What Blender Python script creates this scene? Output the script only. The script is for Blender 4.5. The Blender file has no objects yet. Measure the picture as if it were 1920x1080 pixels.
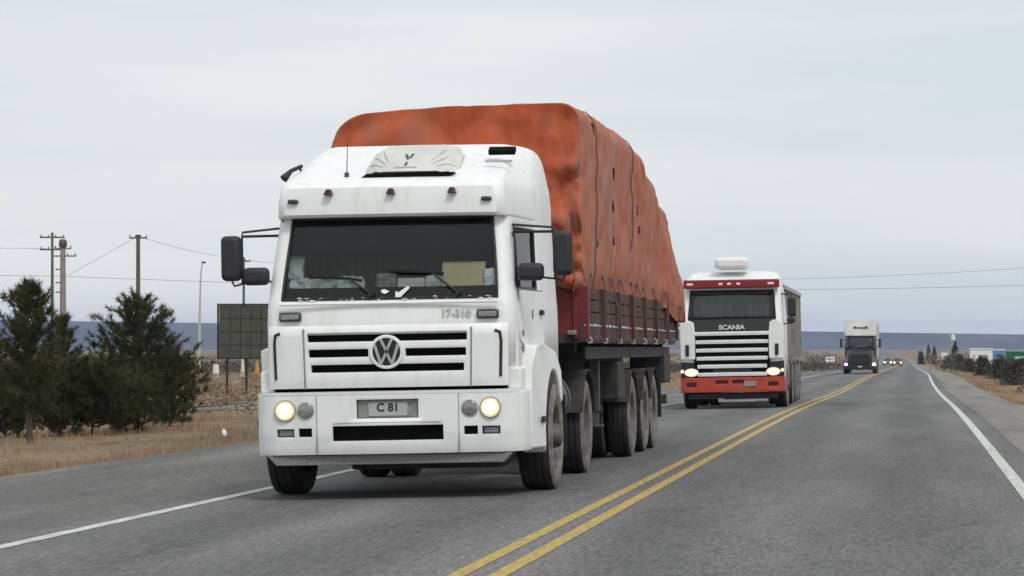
import bpy, bmesh, math, random
import numpy as np
from mathutils import Vector, noise, Matrix

random.seed(7)
R = math.radians
sc = bpy.context.scene
col = sc.collection

# ------------------------------------------------------------------ camera
F, VX, VY, CAMZ = 5200.0, 1705.0, 652.0, 1.36      # focal length / vanishing point in photo pixels, eye height
cam = bpy.data.cameras.new('camera')
cam.sensor_width = 36.0
cam.lens = 36.0 * F / 1920.0
cam.shift_x = -(VX - 960) / 1920.0
cam.shift_y = (VY - 540) / 1920.0
cam.clip_start, cam.clip_end = 0.5, 40000
camo = bpy.data.objects.new('camera', cam)
col.objects.link(camo)
camo.location = (0, 0, CAMZ)
camo.rotation_euler = (R(90), 0, 0)
sc.camera = camo

# ------------------------------------------------------------------ world, sun, exposure
SUN_EL, SUN_AZ = 52.0, 148.0        # azimuth clockwise from +Y: behind the camera, a little right
world = bpy.data.worlds.new('World')
sc.world = world
world.use_nodes = True
wn = world.node_tree
wn.nodes.clear()
def N(t, ty, **kw):
    n = t.nodes.new(ty)
    for k, v in kw.items():
        setattr(n, k, v)
    return n
wo = N(wn, 'ShaderNodeOutputWorld')
bg = N(wn, 'ShaderNodeBackground')
sky = N(wn, 'ShaderNodeTexSky')
sky.sky_type = 'NISHITA'
sky.sun_disc = False
sky.sun_elevation = R(SUN_EL)
sky.sun_rotation = R(SUN_AZ)
sky.altitude = 300
tc = N(wn, 'ShaderNodeTexCoord')
mp = N(wn, 'ShaderNodeMapping')
mp.inputs['Scale'].default_value = (1.3, 1.3, 13.0)
nz = N(wn, 'ShaderNodeTexNoise')
nz.inputs['Scale'].default_value = 2.1
nz.inputs['Detail'].default_value = 5
nz.inputs['Roughness'].default_value = 0.5
cr = N(wn, 'ShaderNodeValToRGB')
cr.color_ramp.elements[0].position = 0.36
cr.color_ramp.elements[1].position = 0.62
cr.color_ramp.elements[0].color = (7.3, 7.85, 8.1, 1)
cr.color_ramp.elements[1].color = (8.9, 9.05, 8.95, 1)
mixw = N(wn, 'ShaderNodeMix', data_type='RGBA')
mixw.inputs[0].default_value = 0.93
bg.inputs['Strength'].default_value = 0.10
wn.links.new(tc.outputs['Generated'], mp.inputs['Vector'])
wn.links.new(mp.outputs[0], nz.inputs['Vector'])
wn.links.new(nz.outputs['Fac'], cr.inputs[0])
wn.links.new(sky.outputs[0], mixw.inputs[6])
wn.links.new(cr.outputs[0], mixw.inputs[7])
wn.links.new(mixw.outputs[2], bg.inputs['Color'])
wn.links.new(bg.outputs[0], wo.inputs['Surface'])

sun = bpy.data.lights.new('sun', 'SUN')
sun.energy = 1.5
sun.angle = R(14)
sun.color = (1.0, 0.97, 0.93)
suno = bpy.data.objects.new('sun', sun)
col.objects.link(suno)
_d = Vector((math.sin(R(SUN_AZ)) * math.cos(R(SUN_EL)), math.cos(R(SUN_AZ)) * math.cos(R(SUN_EL)), math.sin(R(SUN_EL))))
suno.rotation_euler = (-_d).to_track_quat('-Z', 'Y').to_euler()
suno.location = (0, 0, 50)

sc.view_settings.view_transform = 'Standard'
sc.view_settings.look = 'None'
sc.view_settings.exposure = 0.0
sc.view_settings.gamma = 1.0
sc.view_settings.use_curve_mapping = False
sc.render.engine = 'CYCLES'
sc.cycles.max_bounces = 8
sc.cycles.transparent_max_bounces = 12
sc.cycles.volume_bounces = 0

# ------------------------------------------------------------------ helpers
def W(px, py, Y):
    """photo pixel at distance Y -> world point"""
    return Vector(((px - VX) * Y / F, Y, CAMZ - (py - VY) * Y / F))

class MB:
    def __init__(s):
        s.v, s.f, s.m = [], [], []
    def add(s, vs, fs, m=0):
        o = len(s.v)
        s.v += [tuple(p) for p in vs]
        s.f += [tuple(i + o for i in f) for f in fs]
        s.m += [m] * len(fs)
        return s
    def box(s, c, d, m=0, rot=None):
        cx, cy, cz = c
        hx, hy, hz = d[0] / 2, d[1] / 2, d[2] / 2
        vs = [Vector((sx * hx, sy * hy, sz * hz)) for sz in (-1, 1) for sy in (-1, 1) for sx in (-1, 1)]
        if rot is not None:
            vs = [rot @ p for p in vs]
        vs = [(p.x + cx, p.y + cy, p.z + cz) for p in vs]
        return s.add(vs, [(0, 2, 3, 1), (4, 5, 7, 6), (0, 1, 5, 4), (2, 6, 7, 3), (0, 4, 6, 2), (1, 3, 7, 5)], m)
    def cyl(s, p0, p1, r0, r1=None, n=12, m=0, caps=True):
        p0, p1 = Vector(p0), Vector(p1)
        r1 = r0 if r1 is None else r1
        d = (p1 - p0).normalized()
        a = d.orthogonal().normalized()
        b = d.cross(a)
        vs = []
        for p, r in ((p0, r0), (p1, r1)):
            for i in range(n):
                t = 2 * math.pi * i / n
                vs.append(p + (a * math.cos(t) + b * math.sin(t)) * r)
        fs = [(i, (i + 1) % n, n + (i + 1) % n, n + i) for i in range(n)]
        if caps:
            fs += [tuple(range(n - 1, -1, -1)), tuple(range(n, 2 * n))]
        return s.add(vs, fs, m)
    def tube(s, pts, r, n=8, m=0):
        pts = [Vector(p) for p in pts]
        rs = r if isinstance(r, (list, tuple)) else [r] * len(pts)
        vs, fs = [], []
        a = None
        for k, p in enumerate(pts):
            d = (pts[min(k + 1, len(pts) - 1)] - pts[max(k - 1, 0)]).normalized()
            if a is None:
                a = d.orthogonal().normalized()
            a = (a - d * a.dot(d)).normalized()
            b = d.cross(a)
            for i in range(n):
                t = 2 * math.pi * i / n
                vs.append(p + (a * math.cos(t) + b * math.sin(t)) * rs[k])
        for k in range(len(pts) - 1):
            for i in range(n):
                fs.append((k * n + i, k * n + (i + 1) % n, (k + 1) * n + (i + 1) % n, (k + 1) * n + i))
        fs += [tuple(range(n - 1, -1, -1)), tuple(range((len(pts) - 1) * n, len(pts) * n))]
        return s.add(vs, fs, m)
    def lathe(s, prof, n=32, c=(0, 0, 0), m=0, axis='x'):
        """prof: list of (a, r), a along the axis"""
        vs, fs = [], []
        for a, r in prof:
            for i in range(n):
                t = 2 * math.pi * i / n
                if axis == 'x':
                    vs.append((c[0] + a, c[1] + r * math.cos(t), c[2] + r * math.sin(t)))
                elif axis == 'y':
                    vs.append((c[0] + r * math.cos(t), c[1] + a, c[2] + r * math.sin(t)))
                else:
                    vs.append((c[0] + r * math.cos(t), c[1] + r * math.sin(t), c[2] + a))
        for k in range(len(prof) - 1):
            for i in range(n):
                fs.append((k * n + i, k * n + (i + 1) % n, (k + 1) * n + (i + 1) % n, (k + 1) * n + i))
        return s.add(vs, fs, m)
    def prism(s, poly, fn0, fn1, m=0):
        """poly of 2D points, fn0/fn1 map (a,b) to 3D for the two caps"""
        n = len(poly)
        vs = [fn0(*p) for p in poly] + [fn1(*p) for p in poly]
        fs = [(i, (i + 1) % n, n + (i + 1) % n, n + i) for i in range(n)]
        fs += [tuple(range(n - 1, -1, -1)), tuple(range(n, 2 * n))]
        return s.add(vs, fs, m)
    def build(s, name, mats, parent=None, bevel=0, segs=2, smooth=None, solid=0, fix=True):
        me = bpy.data.meshes.new(name)
        me.from_pydata(s.v, [], s.f)
        if not isinstance(mats, (list, tuple)):
            mats = [mats]
        for mm in mats:
            me.materials.append(mm)
        if len(mats) > 1:
            me.polygons.foreach_set('material_index', s.m)
        if fix:
            bm = bmesh.new()
            bm.from_mesh(me)
            bmesh.ops.recalc_face_normals(bm, faces=bm.faces)
            bm.to_mesh(me)
            bm.free()
        if smooth is not None:
            me.polygons.foreach_set('use_smooth', [True] * len(me.polygons))
            me.set_sharp_from_angle(angle=R(smooth))
        o = bpy.data.objects.new(name, me)
        col.objects.link(o)
        if parent:
            o.parent = parent
        if solid:
            md = o.modifiers.new('solid', 'SOLIDIFY')
            md.thickness = solid
            md.offset = 0
        if bevel:
            md = o.modifiers.new('bevel', 'BEVEL')
            md.width = bevel
            md.segments = segs
            md.limit_method = 'ANGLE'
            md.angle_limit = R(35)
            if smooth is None:
                me.polygons.foreach_set('use_smooth', [True] * len(me.polygons))
                me.set_sharp_from_angle(angle=R(30))
                md.harden_normals = False
        return o

def npmesh(name, verts, faces, mat, parent=None):
    """fast mesh: verts (n,3) array, faces (m,k) array"""
    me = bpy.data.meshes.new(name)
    nf, k = faces.shape
    me.vertices.add(len(verts))
    me.vertices.foreach_set('co', np.asarray(verts, dtype=np.float32).ravel())
    me.loops.add(nf * k)
    me.loops.foreach_set('vertex_index', faces.astype(np.int32).ravel())
    me.polygons.add(nf)
    me.polygons.foreach_set('loop_start', np.arange(0, nf * k, k, dtype=np.int32))
    me.update(calc_edges=True)
    me.materials.append(mat)
    o = bpy.data.objects.new(name, me)
    col.objects.link(o)
    if parent:
        o.parent = parent
    return o

def thing(name, loc, label, cat, group=None, rot=(0, 0, 0)):
    o = bpy.data.objects.new(name, None)
    o.empty_display_size = 0.2
    col.objects.link(o)
    o.location = loc
    o.rotation_euler = rot
    return tag(o, label, cat, group)
def tag(o, label, cat, group=None):
    o['label'] = label
    o['category'] = cat
    if group:
        o['group'] = group
    return o
def kind(o, k):
    o['kind'] = k
    return o

# ------------------------------------------------------------------ materials
def mat(name, color, rough=0.6, metal=0.0, noise_amt=0.0, scale=8.0, color2=None, bump=0.0, bscale=40.0,
        spec=0.5, coat=0.0, detail=6.0, stretch=None, lo=0.35, hi=0.65):
    m = bpy.data.materials.new(name)
    m.use_nodes = True
    t = m.node_tree
    p = t.nodes['Principled BSDF']
    p.inputs['Base Color'].default_value = (*color, 1)
    p.inputs['Roughness'].default_value = rough
    p.inputs['Metallic'].default_value = metal
    p.inputs['Specular IOR Level'].default_value = spec
    p.inputs['Coat Weight'].default_value = coat
    if color2 is not None or bump:
        c = N(t, 'ShaderNodeTexCoord')
        mpn = N(t, 'ShaderNodeMapping')
        if stretch:
            mpn.inputs['Scale'].default_value = stretch
        t.links.new(c.outputs['Object'], mpn.inputs['Vector'])
    if color2 is not None:
        n = N(t, 'ShaderNodeTexNoise')
        n.inputs['Scale'].default_value = scale
        n.inputs['Detail'].default_value = detail
        n.inputs['Roughness'].default_value = 0.62
        r = N(t, 'ShaderNodeValToRGB')
        r.color_ramp.elements[0].position = lo
        r.color_ramp.elements[1].position = hi
        r.color_ramp.elements[0].color = (*color, 1)
        r.color_ramp.elements[1].color = (*color2, 1)
        t.links.new(mpn.outputs[0], n.inputs['Vector'])
        t.links.new(n.outputs['Fac'], r.inputs[0])
        t.links.new(r.outputs[0], p.inputs['Base Color'])
    if bump:
        n2 = N(t, 'ShaderNodeTexNoise')
        n2.inputs['Scale'].default_value = bscale
        n2.inputs['Detail'].default_value = 4
        b = N(t, 'ShaderNodeBump')
        b.inputs['Strength'].default_value = bump
        b.inputs['Distance'].default_value = 0.02
        t.links.new(mpn.outputs[0], n2.inputs['Vector'])
        t.links.new(n2.outputs['Fac'], b.inputs['Height'])
        t.links.new(b.outputs[0], p.inputs['Normal'])
    return m

def emit(name, color, strength):
    m = bpy.data.materials.new(name)
    m.use_nodes = True
    p = m.node_tree.nodes['Principled BSDF']
    p.inputs['Base Color'].default_value = (0.08, 0.07, 0.05, 1)
    p.inputs['Emission Color'].default_value = (*color, 1)
    p.inputs['Emission Strength'].default_value = strength
    return m

def glassmat(name, tint=(0.7, 0.8, 0.78), rough=0.02):
    m = bpy.data.materials.new(name)
    m.use_nodes = True
    t = m.node_tree
    t.nodes.clear()
    o = N(t, 'ShaderNodeOutputMaterial')
    mx = N(t, 'ShaderNodeMixShader')
    tr = N(t, 'ShaderNodeBsdfTransparent')
    gl = N(t, 'ShaderNodeBsdfGlossy')
    fr = N(t, 'ShaderNodeFresnel')
    fr.inputs['IOR'].default_value = 1.52
    tr.inputs['Color'].default_value = (*tint, 1)
    gl.inputs['Roughness'].default_value = rough
    t.links.new(fr.outputs[0], mx.inputs[0])
    t.links.new(tr.outputs[0], mx.inputs[1])
    t.links.new(gl.outputs[0], mx.inputs[2])
    t.links.new(mx.outputs[0], o.inputs['Surface'])
    return m

M = {}
M['white'] = mat('white_paint', (0.83, 0.84, 0.84), 0.42, color2=(0.68, 0.67, 0.64), scale=3.2, stretch=(2.2, 2.2, 0.5), detail=10, lo=0.50, hi=0.86, bump=0.06, bscale=3)
M['whiteflat'] = mat('white_panel', (0.80, 0.81, 0.80), 0.5, color2=(0.66, 0.66, 0.64), scale=2.5, lo=0.45, hi=0.8)
M['greywhite'] = mat('grey_white', (0.56, 0.56, 0.54), 0.6, color2=(0.42, 0.41, 0.38), scale=1.3)
M['trailergrey'] = mat('dirty_grey_body', (0.33, 0.32, 0.29), 0.7, color2=(0.20, 0.19, 0.17), scale=1.5)
M['black'] = mat('black_plastic', (0.012, 0.012, 0.014), 0.5)
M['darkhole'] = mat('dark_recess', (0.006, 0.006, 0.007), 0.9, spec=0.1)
M['mirror_black'] = mat('mirror_housing', (0.022, 0.021, 0.026), 0.55, bump=0.1, bscale=200)
M['rubber'] = mat('tyre_rubber', (0.014, 0.014, 0.015), 0.85, color2=(0.035, 0.033, 0.030), scale=6)
M['dusty'] = mat('dusty_rubber', (0.10, 0.094, 0.084), 0.9, color2=(0.26, 0.24, 0.21), scale=7)
M['rim'] = mat('dusty_steel', (0.16, 0.155, 0.15), 0.6, metal=0.3, color2=(0.07, 0.068, 0.065), scale=5)
M['chassis'] = mat('chassis_grime', (0.018, 0.017, 0.017), 0.8, color2=(0.05, 0.046, 0.042), scale=4)
M['tank'] = mat('dusty_tank', (0.13, 0.13, 0.125), 0.6, metal=0.2, color2=(0.07, 0.07, 0.07), scale=4)
M['lamp_grey'] = mat('lamp_glass_grey', (0.20, 0.20, 0.20), 0.15, metal=0.3, color2=(0.32, 0.32, 0.31), scale=25)
M['lamp_dark'] = mat('lamp_dark', (0.05, 0.05, 0.052), 0.2)
M['chrome'] = mat('dull_chrome', (0.55, 0.55, 0.56), 0.3, metal=0.9)
M['marker'] = mat('marker_amber_dark', (0.035, 0.010, 0.008), 0.25)
M['glass'] = glassmat('windscreen_glass', (0.90, 0.95, 0.94), 0.03)
M['sideglass'] = glassmat('side_glass', (0.35, 0.42, 0.42), 0.02)
M['tint'] = mat('black_sheet', (0.006, 0.006, 0.008), 0.6, spec=0.1)
M['interior'] = mat('cab_interior', (0.06, 0.062, 0.066), 0.9)
M['curtain'] = mat('curtain', (0.14, 0.15, 0.155), 0.95, color2=(0.09, 0.095, 0.1), scale=9, stretch=(3, 1, 0.3))
M['paper'] = mat('paper', (0.84, 0.88, 0.86), 0.8, color2=(0.55, 0.63, 0.60), scale=9)
M['card'] = mat('cardboard', (0.62, 0.52, 0.30), 0.85, color2=(0.52, 0.46, 0.28), scale=9)
def lens_material():
    m = emit('lit_headlamp', (1.0, 0.94, 0.76), 1.2)
    t = m.node_tree
    p = t.nodes['Principled BSDF']
    c = N(t, 'ShaderNodeTexCoord')
    q = N(t, 'ShaderNodeVectorMath', operation='SUBTRACT'); q.inputs[1].default_value = (0.5, 0.5, 0.5)
    q2 = N(t, 'ShaderNodeVectorMath', operation='MULTIPLY'); q2.inputs[1].default_value = (1, 0, 1)
    l = N(t, 'ShaderNodeVectorMath', operation='LENGTH')
    r = N(t, 'ShaderNodeValToRGB')
    r.color_ramp.elements[0].position = 0.30; r.color_ramp.elements[0].color = (1.25, 1.18, 0.92, 1)
    r.color_ramp.elements[1].position = 0.50; r.color_ramp.elements[1].color = (0.62, 0.46, 0.20, 1)
    t.links.new(c.outputs['Generated'], q.inputs[0]); t.links.new(q.outputs[0], q2.inputs[0]); t.links.new(q2.outputs[0], l.inputs[0])
    t.links.new(l.outputs['Value'], r.inputs[0]); t.links.new(r.outputs[0], p.inputs['Emission Color'])
    p.inputs['Emission Strength'].default_value = 1.0
    p.inputs['Roughness'].default_value = 0.15
    return m
M['headlamp'] = lens_material()
M['headlamp_far'] = emit('lit_headlamp_far', (1.0, 0.86, 0.58), 7.0)
M['headlamp_pink'] = emit('lit_headlamp_pink', (1.0, 0.45, 0.85), 3.0)
M['lamp_soft'] = emit('lit_marker', (1.0, 0.62, 0.58), 0.7)
M['step'] = mat('tread_plate', (0.30, 0.30, 0.29), 0.6, metal=0.3, color2=(0.16, 0.155, 0.15), scale=60, bump=0.5, bscale=120)
M['red'] = mat('red_paint', (0.19, 0.018, 0.026), 0.5, color2=(0.11, 0.015, 0.02), scale=3)
M['redgate'] = mat('weathered_red', (0.085, 0.018, 0.020), 0.8, color2=(0.055, 0.045, 0.040), scale=3.5, lo=0.42, hi=0.58)
M['scared'] = mat('orange_red_paint', (0.48, 0.055, 0.025), 0.45, color2=(0.36, 0.045, 0.03), scale=4)
M['visorred'] = mat('dark_red_visor', (0.20, 0.016, 0.018), 0.35)
M['plate'] = mat('plate_grey', (0.30, 0.30, 0.285), 0.6, color2=(0.20, 0.20, 0.19), scale=18)
M['ink'] = mat('ink_black', (0.012, 0.016, 0.014), 0.7)
M['greytext'] = mat('badge_grey', (0.42, 0.42, 0.43), 0.4)
M['logo_blue'] = mat('logo_blue_grey', (0.04, 0.075, 0.12), 0.6)
M['cooler'] = mat('cooler_plastic', (0.66, 0.66, 0.62), 0.6, color2=(0.56, 0.56, 0.52), scale=4)
M['sticker'] = mat('yellow_sticker', (0.30, 0.24, 0.08), 0.7)

def tarp_material():
    m = bpy.data.materials.new('orange_tarp')
    m.use_nodes = True
    t = m.node_tree
    p = t.nodes['Principled BSDF']
    p.inputs['Roughness'].default_value = 0.7
    p.inputs['Specular IOR Level'].default_value = 0.25
    g = N(t, 'ShaderNodeTexCoord')
    mp1 = N(t, 'ShaderNodeMapping'); mp1.inputs['Scale'].default_value = (1.2, 1.6, 0.28)
    n1 = N(t, 'ShaderNodeTexNoise'); n1.inputs['Scale'].default_value = 1.5; n1.inputs['Detail'].default_value = 6; n1.inputs['Roughness'].default_value = 0.6
    r1 = N(t, 'ShaderNodeValToRGB')
    e = r1.color_ramp.elements
    e[0].position = 0.30; e[0].color = (0.28, 0.050, 0.018, 1)
    e[1].position = 0.74; e[1].color = (0.40, 0.112, 0.050, 1)
    a = e.new(0.48); a.color = (0.46, 0.095, 0.032, 1)
    b = e.new(0.60); b.color = (0.36, 0.105, 0.060, 1)
    # sun-bleached, dusty streaks running down the side cloth (faces turned sideways)
    geo = N(t, 'ShaderNodeVectorMath', operation='ABSOLUTE')
    t.links.new(g.outputs['Normal'], geo.inputs[0])
    sx = N(t, 'ShaderNodeSeparateXYZ')
    t.links.new(geo.outputs[0], sx.inputs[0])
    mp2 = N(t, 'ShaderNodeMapping'); mp2.inputs['Scale'].default_value = (0.3, 3.2, 0.16)
    n2 = N(t, 'ShaderNodeTexNoise'); n2.inputs['Scale'].default_value = 2.6; n2.inputs['Detail'].default_value = 8; n2.inputs['Roughness'].default_value = 0.65
    r2 = N(t, 'ShaderNodeValToRGB')
    r2.color_ramp.elements[0].position = 0.38; r2.color_ramp.elements[0].color = (0.3, 0.3, 0.3, 1)
    r2.color_ramp.elements[1].position = 0.58; r2.color_ramp.elements[1].color = (1, 1, 1, 1)
    mul = N(t, 'ShaderNodeMath', operation='MULTIPLY')
    mul2 = N(t, 'ShaderNodeMath', operation='MULTIPLY'); mul2.inputs[1].default_value = 0.9
    mix = N(t, 'ShaderNodeMix', data_type='RGBA')
    mix.inputs[7].default_value = (0.44, 0.185, 0.125, 1)
    for mpn in (mp1, mp2):
        t.links.new(g.outputs['Object'], mpn.inputs['Vector'])
    t.links.new(mp1.outputs[0], n1.inputs['Vector'])
    t.links.new(mp2.outputs[0], n2.inputs['Vector'])
    t.links.new(n1.outputs['Fac'], r1.inputs[0])
    t.links.new(n2.outputs['Fac'], r2.inputs[0])
    t.links.new(r2.outputs[0], mul.inputs[0])
    t.links.new(sx.outputs['X'], mul.inputs[1])
    t.links.new(mul.outputs[0], mul2.inputs[0])
    t.links.new(mul2.outputs[0], mix.inputs[0])
    t.links.new(r1.outputs[0], mix.inputs[6])
    mp3 = N(t, 'ShaderNodeMapping'); mp3.inputs['Scale'].default_value = (0.3, 2.0, 0.35); mp3.inputs['Location'].default_value = (5, 3, 1)
    t.links.new(g.outputs['Object'], mp3.inputs['Vector'])
    n5 = N(t, 'ShaderNodeTexNoise'); n5.inputs['Scale'].default_value = 1.7; n5.inputs['Detail'].default_value = 7; n5.inputs['Roughness'].default_value = 0.7
    t.links.new(mp3.outputs[0], n5.inputs['Vector'])
    r5 = N(t, 'ShaderNodeValToRGB')
    r5.color_ramp.elements[0].position = 0.50; r5.color_ramp.elements[0].color = (0, 0, 0, 1)
    r5.color_ramp.elements[1].position = 0.66; r5.color_ramp.elements[1].color = (0.6, 0.6, 0.6, 1)
    t.links.new(n5.outputs['Fac'], r5.inputs[0])
    m5 = N(t, 'ShaderNodeMath', operation='MULTIPLY')
    t.links.new(r5.outputs[0], m5.inputs[0]); t.links.new(sx.outputs['X'], m5.inputs[1])
    mix5 = N(t, 'ShaderNodeMix', data_type='RGBA'); mix5.inputs[7].default_value = (0.30, 0.25, 0.22, 1)
    t.links.new(m5.outputs[0], mix5.inputs[0]); t.links.new(mix.outputs[2], mix5.inputs[6])
    t.links.new(mix5.outputs[2], p.inputs['Base Color'])
    mp4 = N(t, 'ShaderNodeMapping'); mp4.inputs['Scale'].default_value = (1.0, 1.3, 0.55)
    t.links.new(g.outputs['Object'], mp4.inputs['Vector'])
    n3 = N(t, 'ShaderNodeTexNoise'); n3.noise_type = 'RIDGED_MULTIFRACTAL'; n3.inputs['Scale'].default_value = 2.4; n3.inputs['Detail'].default_value = 4; n3.inputs['Distortion'].default_value = 0.5
    t.links.new(mp4.outputs[0], n3.inputs['Vector'])
    bp = N(t, 'ShaderNodeBump'); bp.inputs['Strength'].default_value = 0.5; bp.inputs['Distance'].default_value = 0.035
    t.links.new(n3.outputs['Fac'], bp.inputs['Height'])
    n6 = N(t, 'ShaderNodeTexNoise'); n6.inputs['Scale'].default_value = 14; n6.inputs['Detail'].default_value = 5
    t.links.new(mp4.outputs[0], n6.inputs['Vector'])
    bp2 = N(t, 'ShaderNodeBump'); bp2.inputs['Strength'].default_value = 0.3; bp2.inputs['Distance'].default_value = 0.02
    t.links.new(n6.outputs['Fac'], bp2.inputs['Height']); t.links.new(bp.outputs[0], bp2.inputs['Normal'])
    t.links.new(bp2.outputs[0], p.inputs['Normal'])
    return m
M['tarp'] = tarp_material()
M['ropetan'] = mat('rope', (0.16, 0.085, 0.06), 0.9)

def asphalt_material(name, base, dark, light, tracks=None):
    m = bpy.data.materials.new(name)
    m.use_nodes = True
    t = m.node_tree
    p = t.nodes['Principled BSDF']
    p.inputs['Roughness'].default_value = 0.85
    p.inputs['Specular IOR Level'].default_value = 0.3
    g = N(t, 'ShaderNodeTexCoord')
    # large stains stretched along the road
    mp1 = N(t, 'ShaderNodeMapping'); mp1.inputs['Scale'].default_value = (0.9, 0.10, 1)
    t.links.new(g.outputs['Object'], mp1.inputs['Vector'])
    n1 = N(t, 'ShaderNodeTexNoise'); n1.inputs['Scale'].default_value = 1.0; n1.inputs['Detail'].default_value = 6; n1.inputs['Roughness'].default_value = 0.6
    t.links.new(mp1.outputs[0], n1.inputs['Vector'])
    r1 = N(t, 'ShaderNodeValToRGB')
    r1.color_ramp.elements[0].position = 0.3; r1.color_ramp.elements[0].color = (*dark, 1)
    r1.color_ramp.elements[1].position = 0.7; r1.color_ramp.elements[1].color = (*light, 1)
    q = r1.color_ramp.elements.new(0.5); q.color = (*base, 1)
    t.links.new(n1.outputs['Fac'], r1.inputs[0])
    # aggregate: two grain sizes, stretched so that it survives the flat view
    mp2 = N(t, 'ShaderNodeMapping'); mp2.inputs['Scale'].default_value = (1, 0.16, 1)
    t.links.new(g.outputs['Object'], mp2.inputs['Vector'])
    n2 = N(t, 'ShaderNodeTexNoise'); n2.inputs['Scale'].default_value = 30; n2.inputs['Detail'].default_value = 5; n2.inputs['Roughness'].default_value = 0.85
    t.links.new(mp2.outputs[0], n2.inputs['Vector'])
    r2 = N(t, 'ShaderNodeValToRGB')
    r2.color_ramp.elements[0].position = 0.30; r2.color_ramp.elements[0].color = (0.25, 0.25, 0.26, 1)
    r2.color_ramp.elements[1].position = 0.72; r2.color_ramp.elements[1].color = (1.9, 1.89, 1.87, 1)
    t.links.new(n2.outputs['Fac'], r2.inputs[0])
    mx = N(t, 'ShaderNodeMix', data_type='RGBA', blend_type='MULTIPLY')
    mx.inputs[0].default_value = 0.85
    t.links.new(r1.outputs[0], mx.inputs[6])
    t.links.new(r2.outputs[0], mx.inputs[7])
    # worn wheel tracks along the lanes and thin wandering cracks
    out = mx.outputs[2]
    if tracks:
        sp = N(t, 'ShaderNodeSeparateXYZ'); t.links.new(g.outputs['Object'], sp.inputs[0])
        w1 = N(t, 'ShaderNodeMath', operation='MULTIPLY_ADD'); w1.inputs[1].default_value = 2 * math.pi / 1.83; w1.inputs[2].default_value = 5.45 * 2 * math.pi / 1.83
        t.links.new(sp.outputs['X'], w1.inputs[0])
        w2 = N(t, 'ShaderNodeMath', operation='COSINE'); t.links.new(w1.outputs[0], w2.inputs[0])
        w3 = N(t, 'ShaderNodeMapRange'); w3.inputs['From Min'].default_value = -1; w3.inputs['From Max'].default_value = 1; w3.inputs['To Min'].default_value = 1.10; w3.inputs['To Max'].default_value = 0.86
        t.links.new(w2.outputs[0], w3.inputs['Value'])
        m2 = N(t, 'ShaderNodeVectorMath', operation='SCALE'); t.links.new(out, m2.inputs[0]); t.links.new(w3.outputs[0], m2.inputs['Scale'])
        out = m2.outputs[0]
    mpc = N(t, 'ShaderNodeMapping'); mpc.inputs['Scale'].default_value = (0.55, 0.16, 1)
    nd = N(t, 'ShaderNodeTexNoise'); nd.inputs['Scale'].default_value = 2.5; nd.inputs['Detail'].default_value = 4
    t.links.new(g.outputs['Object'], nd.inputs['Vector'])
    ad = N(t, 'ShaderNodeVectorMath', operation='MULTIPLY_ADD'); ad.inputs[1].default_value = (0.9, 0.9, 0)
    t.links.new(nd.outputs['Color'], ad.inputs[0]); t.links.new(g.outputs['Object'], ad.inputs[2])
    t.links.new(ad.outputs[0], mpc.inputs['Vector'])
    vo = N(t, 'ShaderNodeTexVoronoi', feature='DISTANCE_TO_EDGE'); vo.inputs['Scale'].default_value = 1.0
    t.links.new(mpc.outputs[0], vo.inputs['Vector'])
    rc_ = N(t, 'ShaderNodeValToRGB')
    rc_.color_ramp.elements[0].position = 0.006; rc_.color_ramp.elements[0].color = (0.62, 0.62, 0.62, 1)
    rc_.color_ramp.elements[1].position = 0.016; rc_.color_ramp.elements[1].color = (1, 1, 1, 1)
    t.links.new(vo.outputs['Distance'], rc_.inputs[0])
    mc = N(t, 'ShaderNodeMix', data_type='RGBA', blend_type='MULTIPLY'); mc.inputs[0].default_value = 0.35
    t.links.new(out, mc.inputs[6]); t.links.new(rc_.outputs[0], mc.inputs[7])
    t.links.new(mc.outputs[2], p.inputs['Base Color'])
    bp = N(t, 'ShaderNodeBump'); bp.inputs['Strength'].default_value = 0.35; bp.inputs['Distance'].default_value = 0.01
    n4 = N(t, 'ShaderNodeTexNoise'); n4.inputs['Scale'].default_value = 90; n4.inputs['Detail'].default_value = 3
    t.links.new(g.outputs['Object'], n4.inputs['Vector'])
    t.links.new(n4.outputs['Fac'], bp.inputs['Height'])
    t.links.new(bp.outputs[0], p.inputs['Normal'])
    return m
M['asphalt'] = asphalt_material('asphalt', (0.132, 0.130, 0.129), (0.100, 0.099, 0.099), (0.168, 0.165, 0.162), tracks=True)
M['asphalt_old'] = asphalt_material('shoulder_asphalt', (0.135, 0.132, 0.128), (0.092, 0.091, 0.090), (0.20, 0.194, 0.185))
M['gravel'] = asphalt_material('shoulder_gravel', (0.20, 0.188, 0.172), (0.15, 0.141, 0.128), (0.25, 0.230, 0.205))

def paint_material(name, color, worn):
    m = bpy.data.materials.new(name)
    m.use_nodes = True
    t = m.node_tree
    p = t.nodes['Principled BSDF']
    p.inputs['Roughness'].default_value = 0.7
    g = N(t, 'ShaderNodeTexCoord')
    mpn = N(t, 'ShaderNodeMapping'); mpn.inputs['Scale'].default_value = (1, 0.12, 1)
    n = N(t, 'ShaderNodeTexNoise'); n.inputs['Scale'].default_value = 24; n.inputs['Detail'].default_value = 5; n.inputs['Roughness'].default_value = 0.7
    r = N(t, 'ShaderNodeValToRGB')
    r.color_ramp.elements[0].position = 0.42; r.color_ramp.elements[0].color = (*worn, 1)
    r.color_ramp.elements[1].position = 0.56; r.color_ramp.elements[1].color = (*color, 1)
    t.links.new(g.outputs['Object'], mpn.inputs['Vector'])
    t.links.new(mpn.outputs[0], n.inputs['Vector'])
    t.links.new(n.outputs['Fac'], r.inputs[0])
    t.links.new(r.outputs[0], p.inputs['Base Color'])
    return m
M['yellow'] = paint_material('yellow_road_paint', (0.50, 0.34, 0.075), (0.32, 0.235, 0.085))
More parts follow.
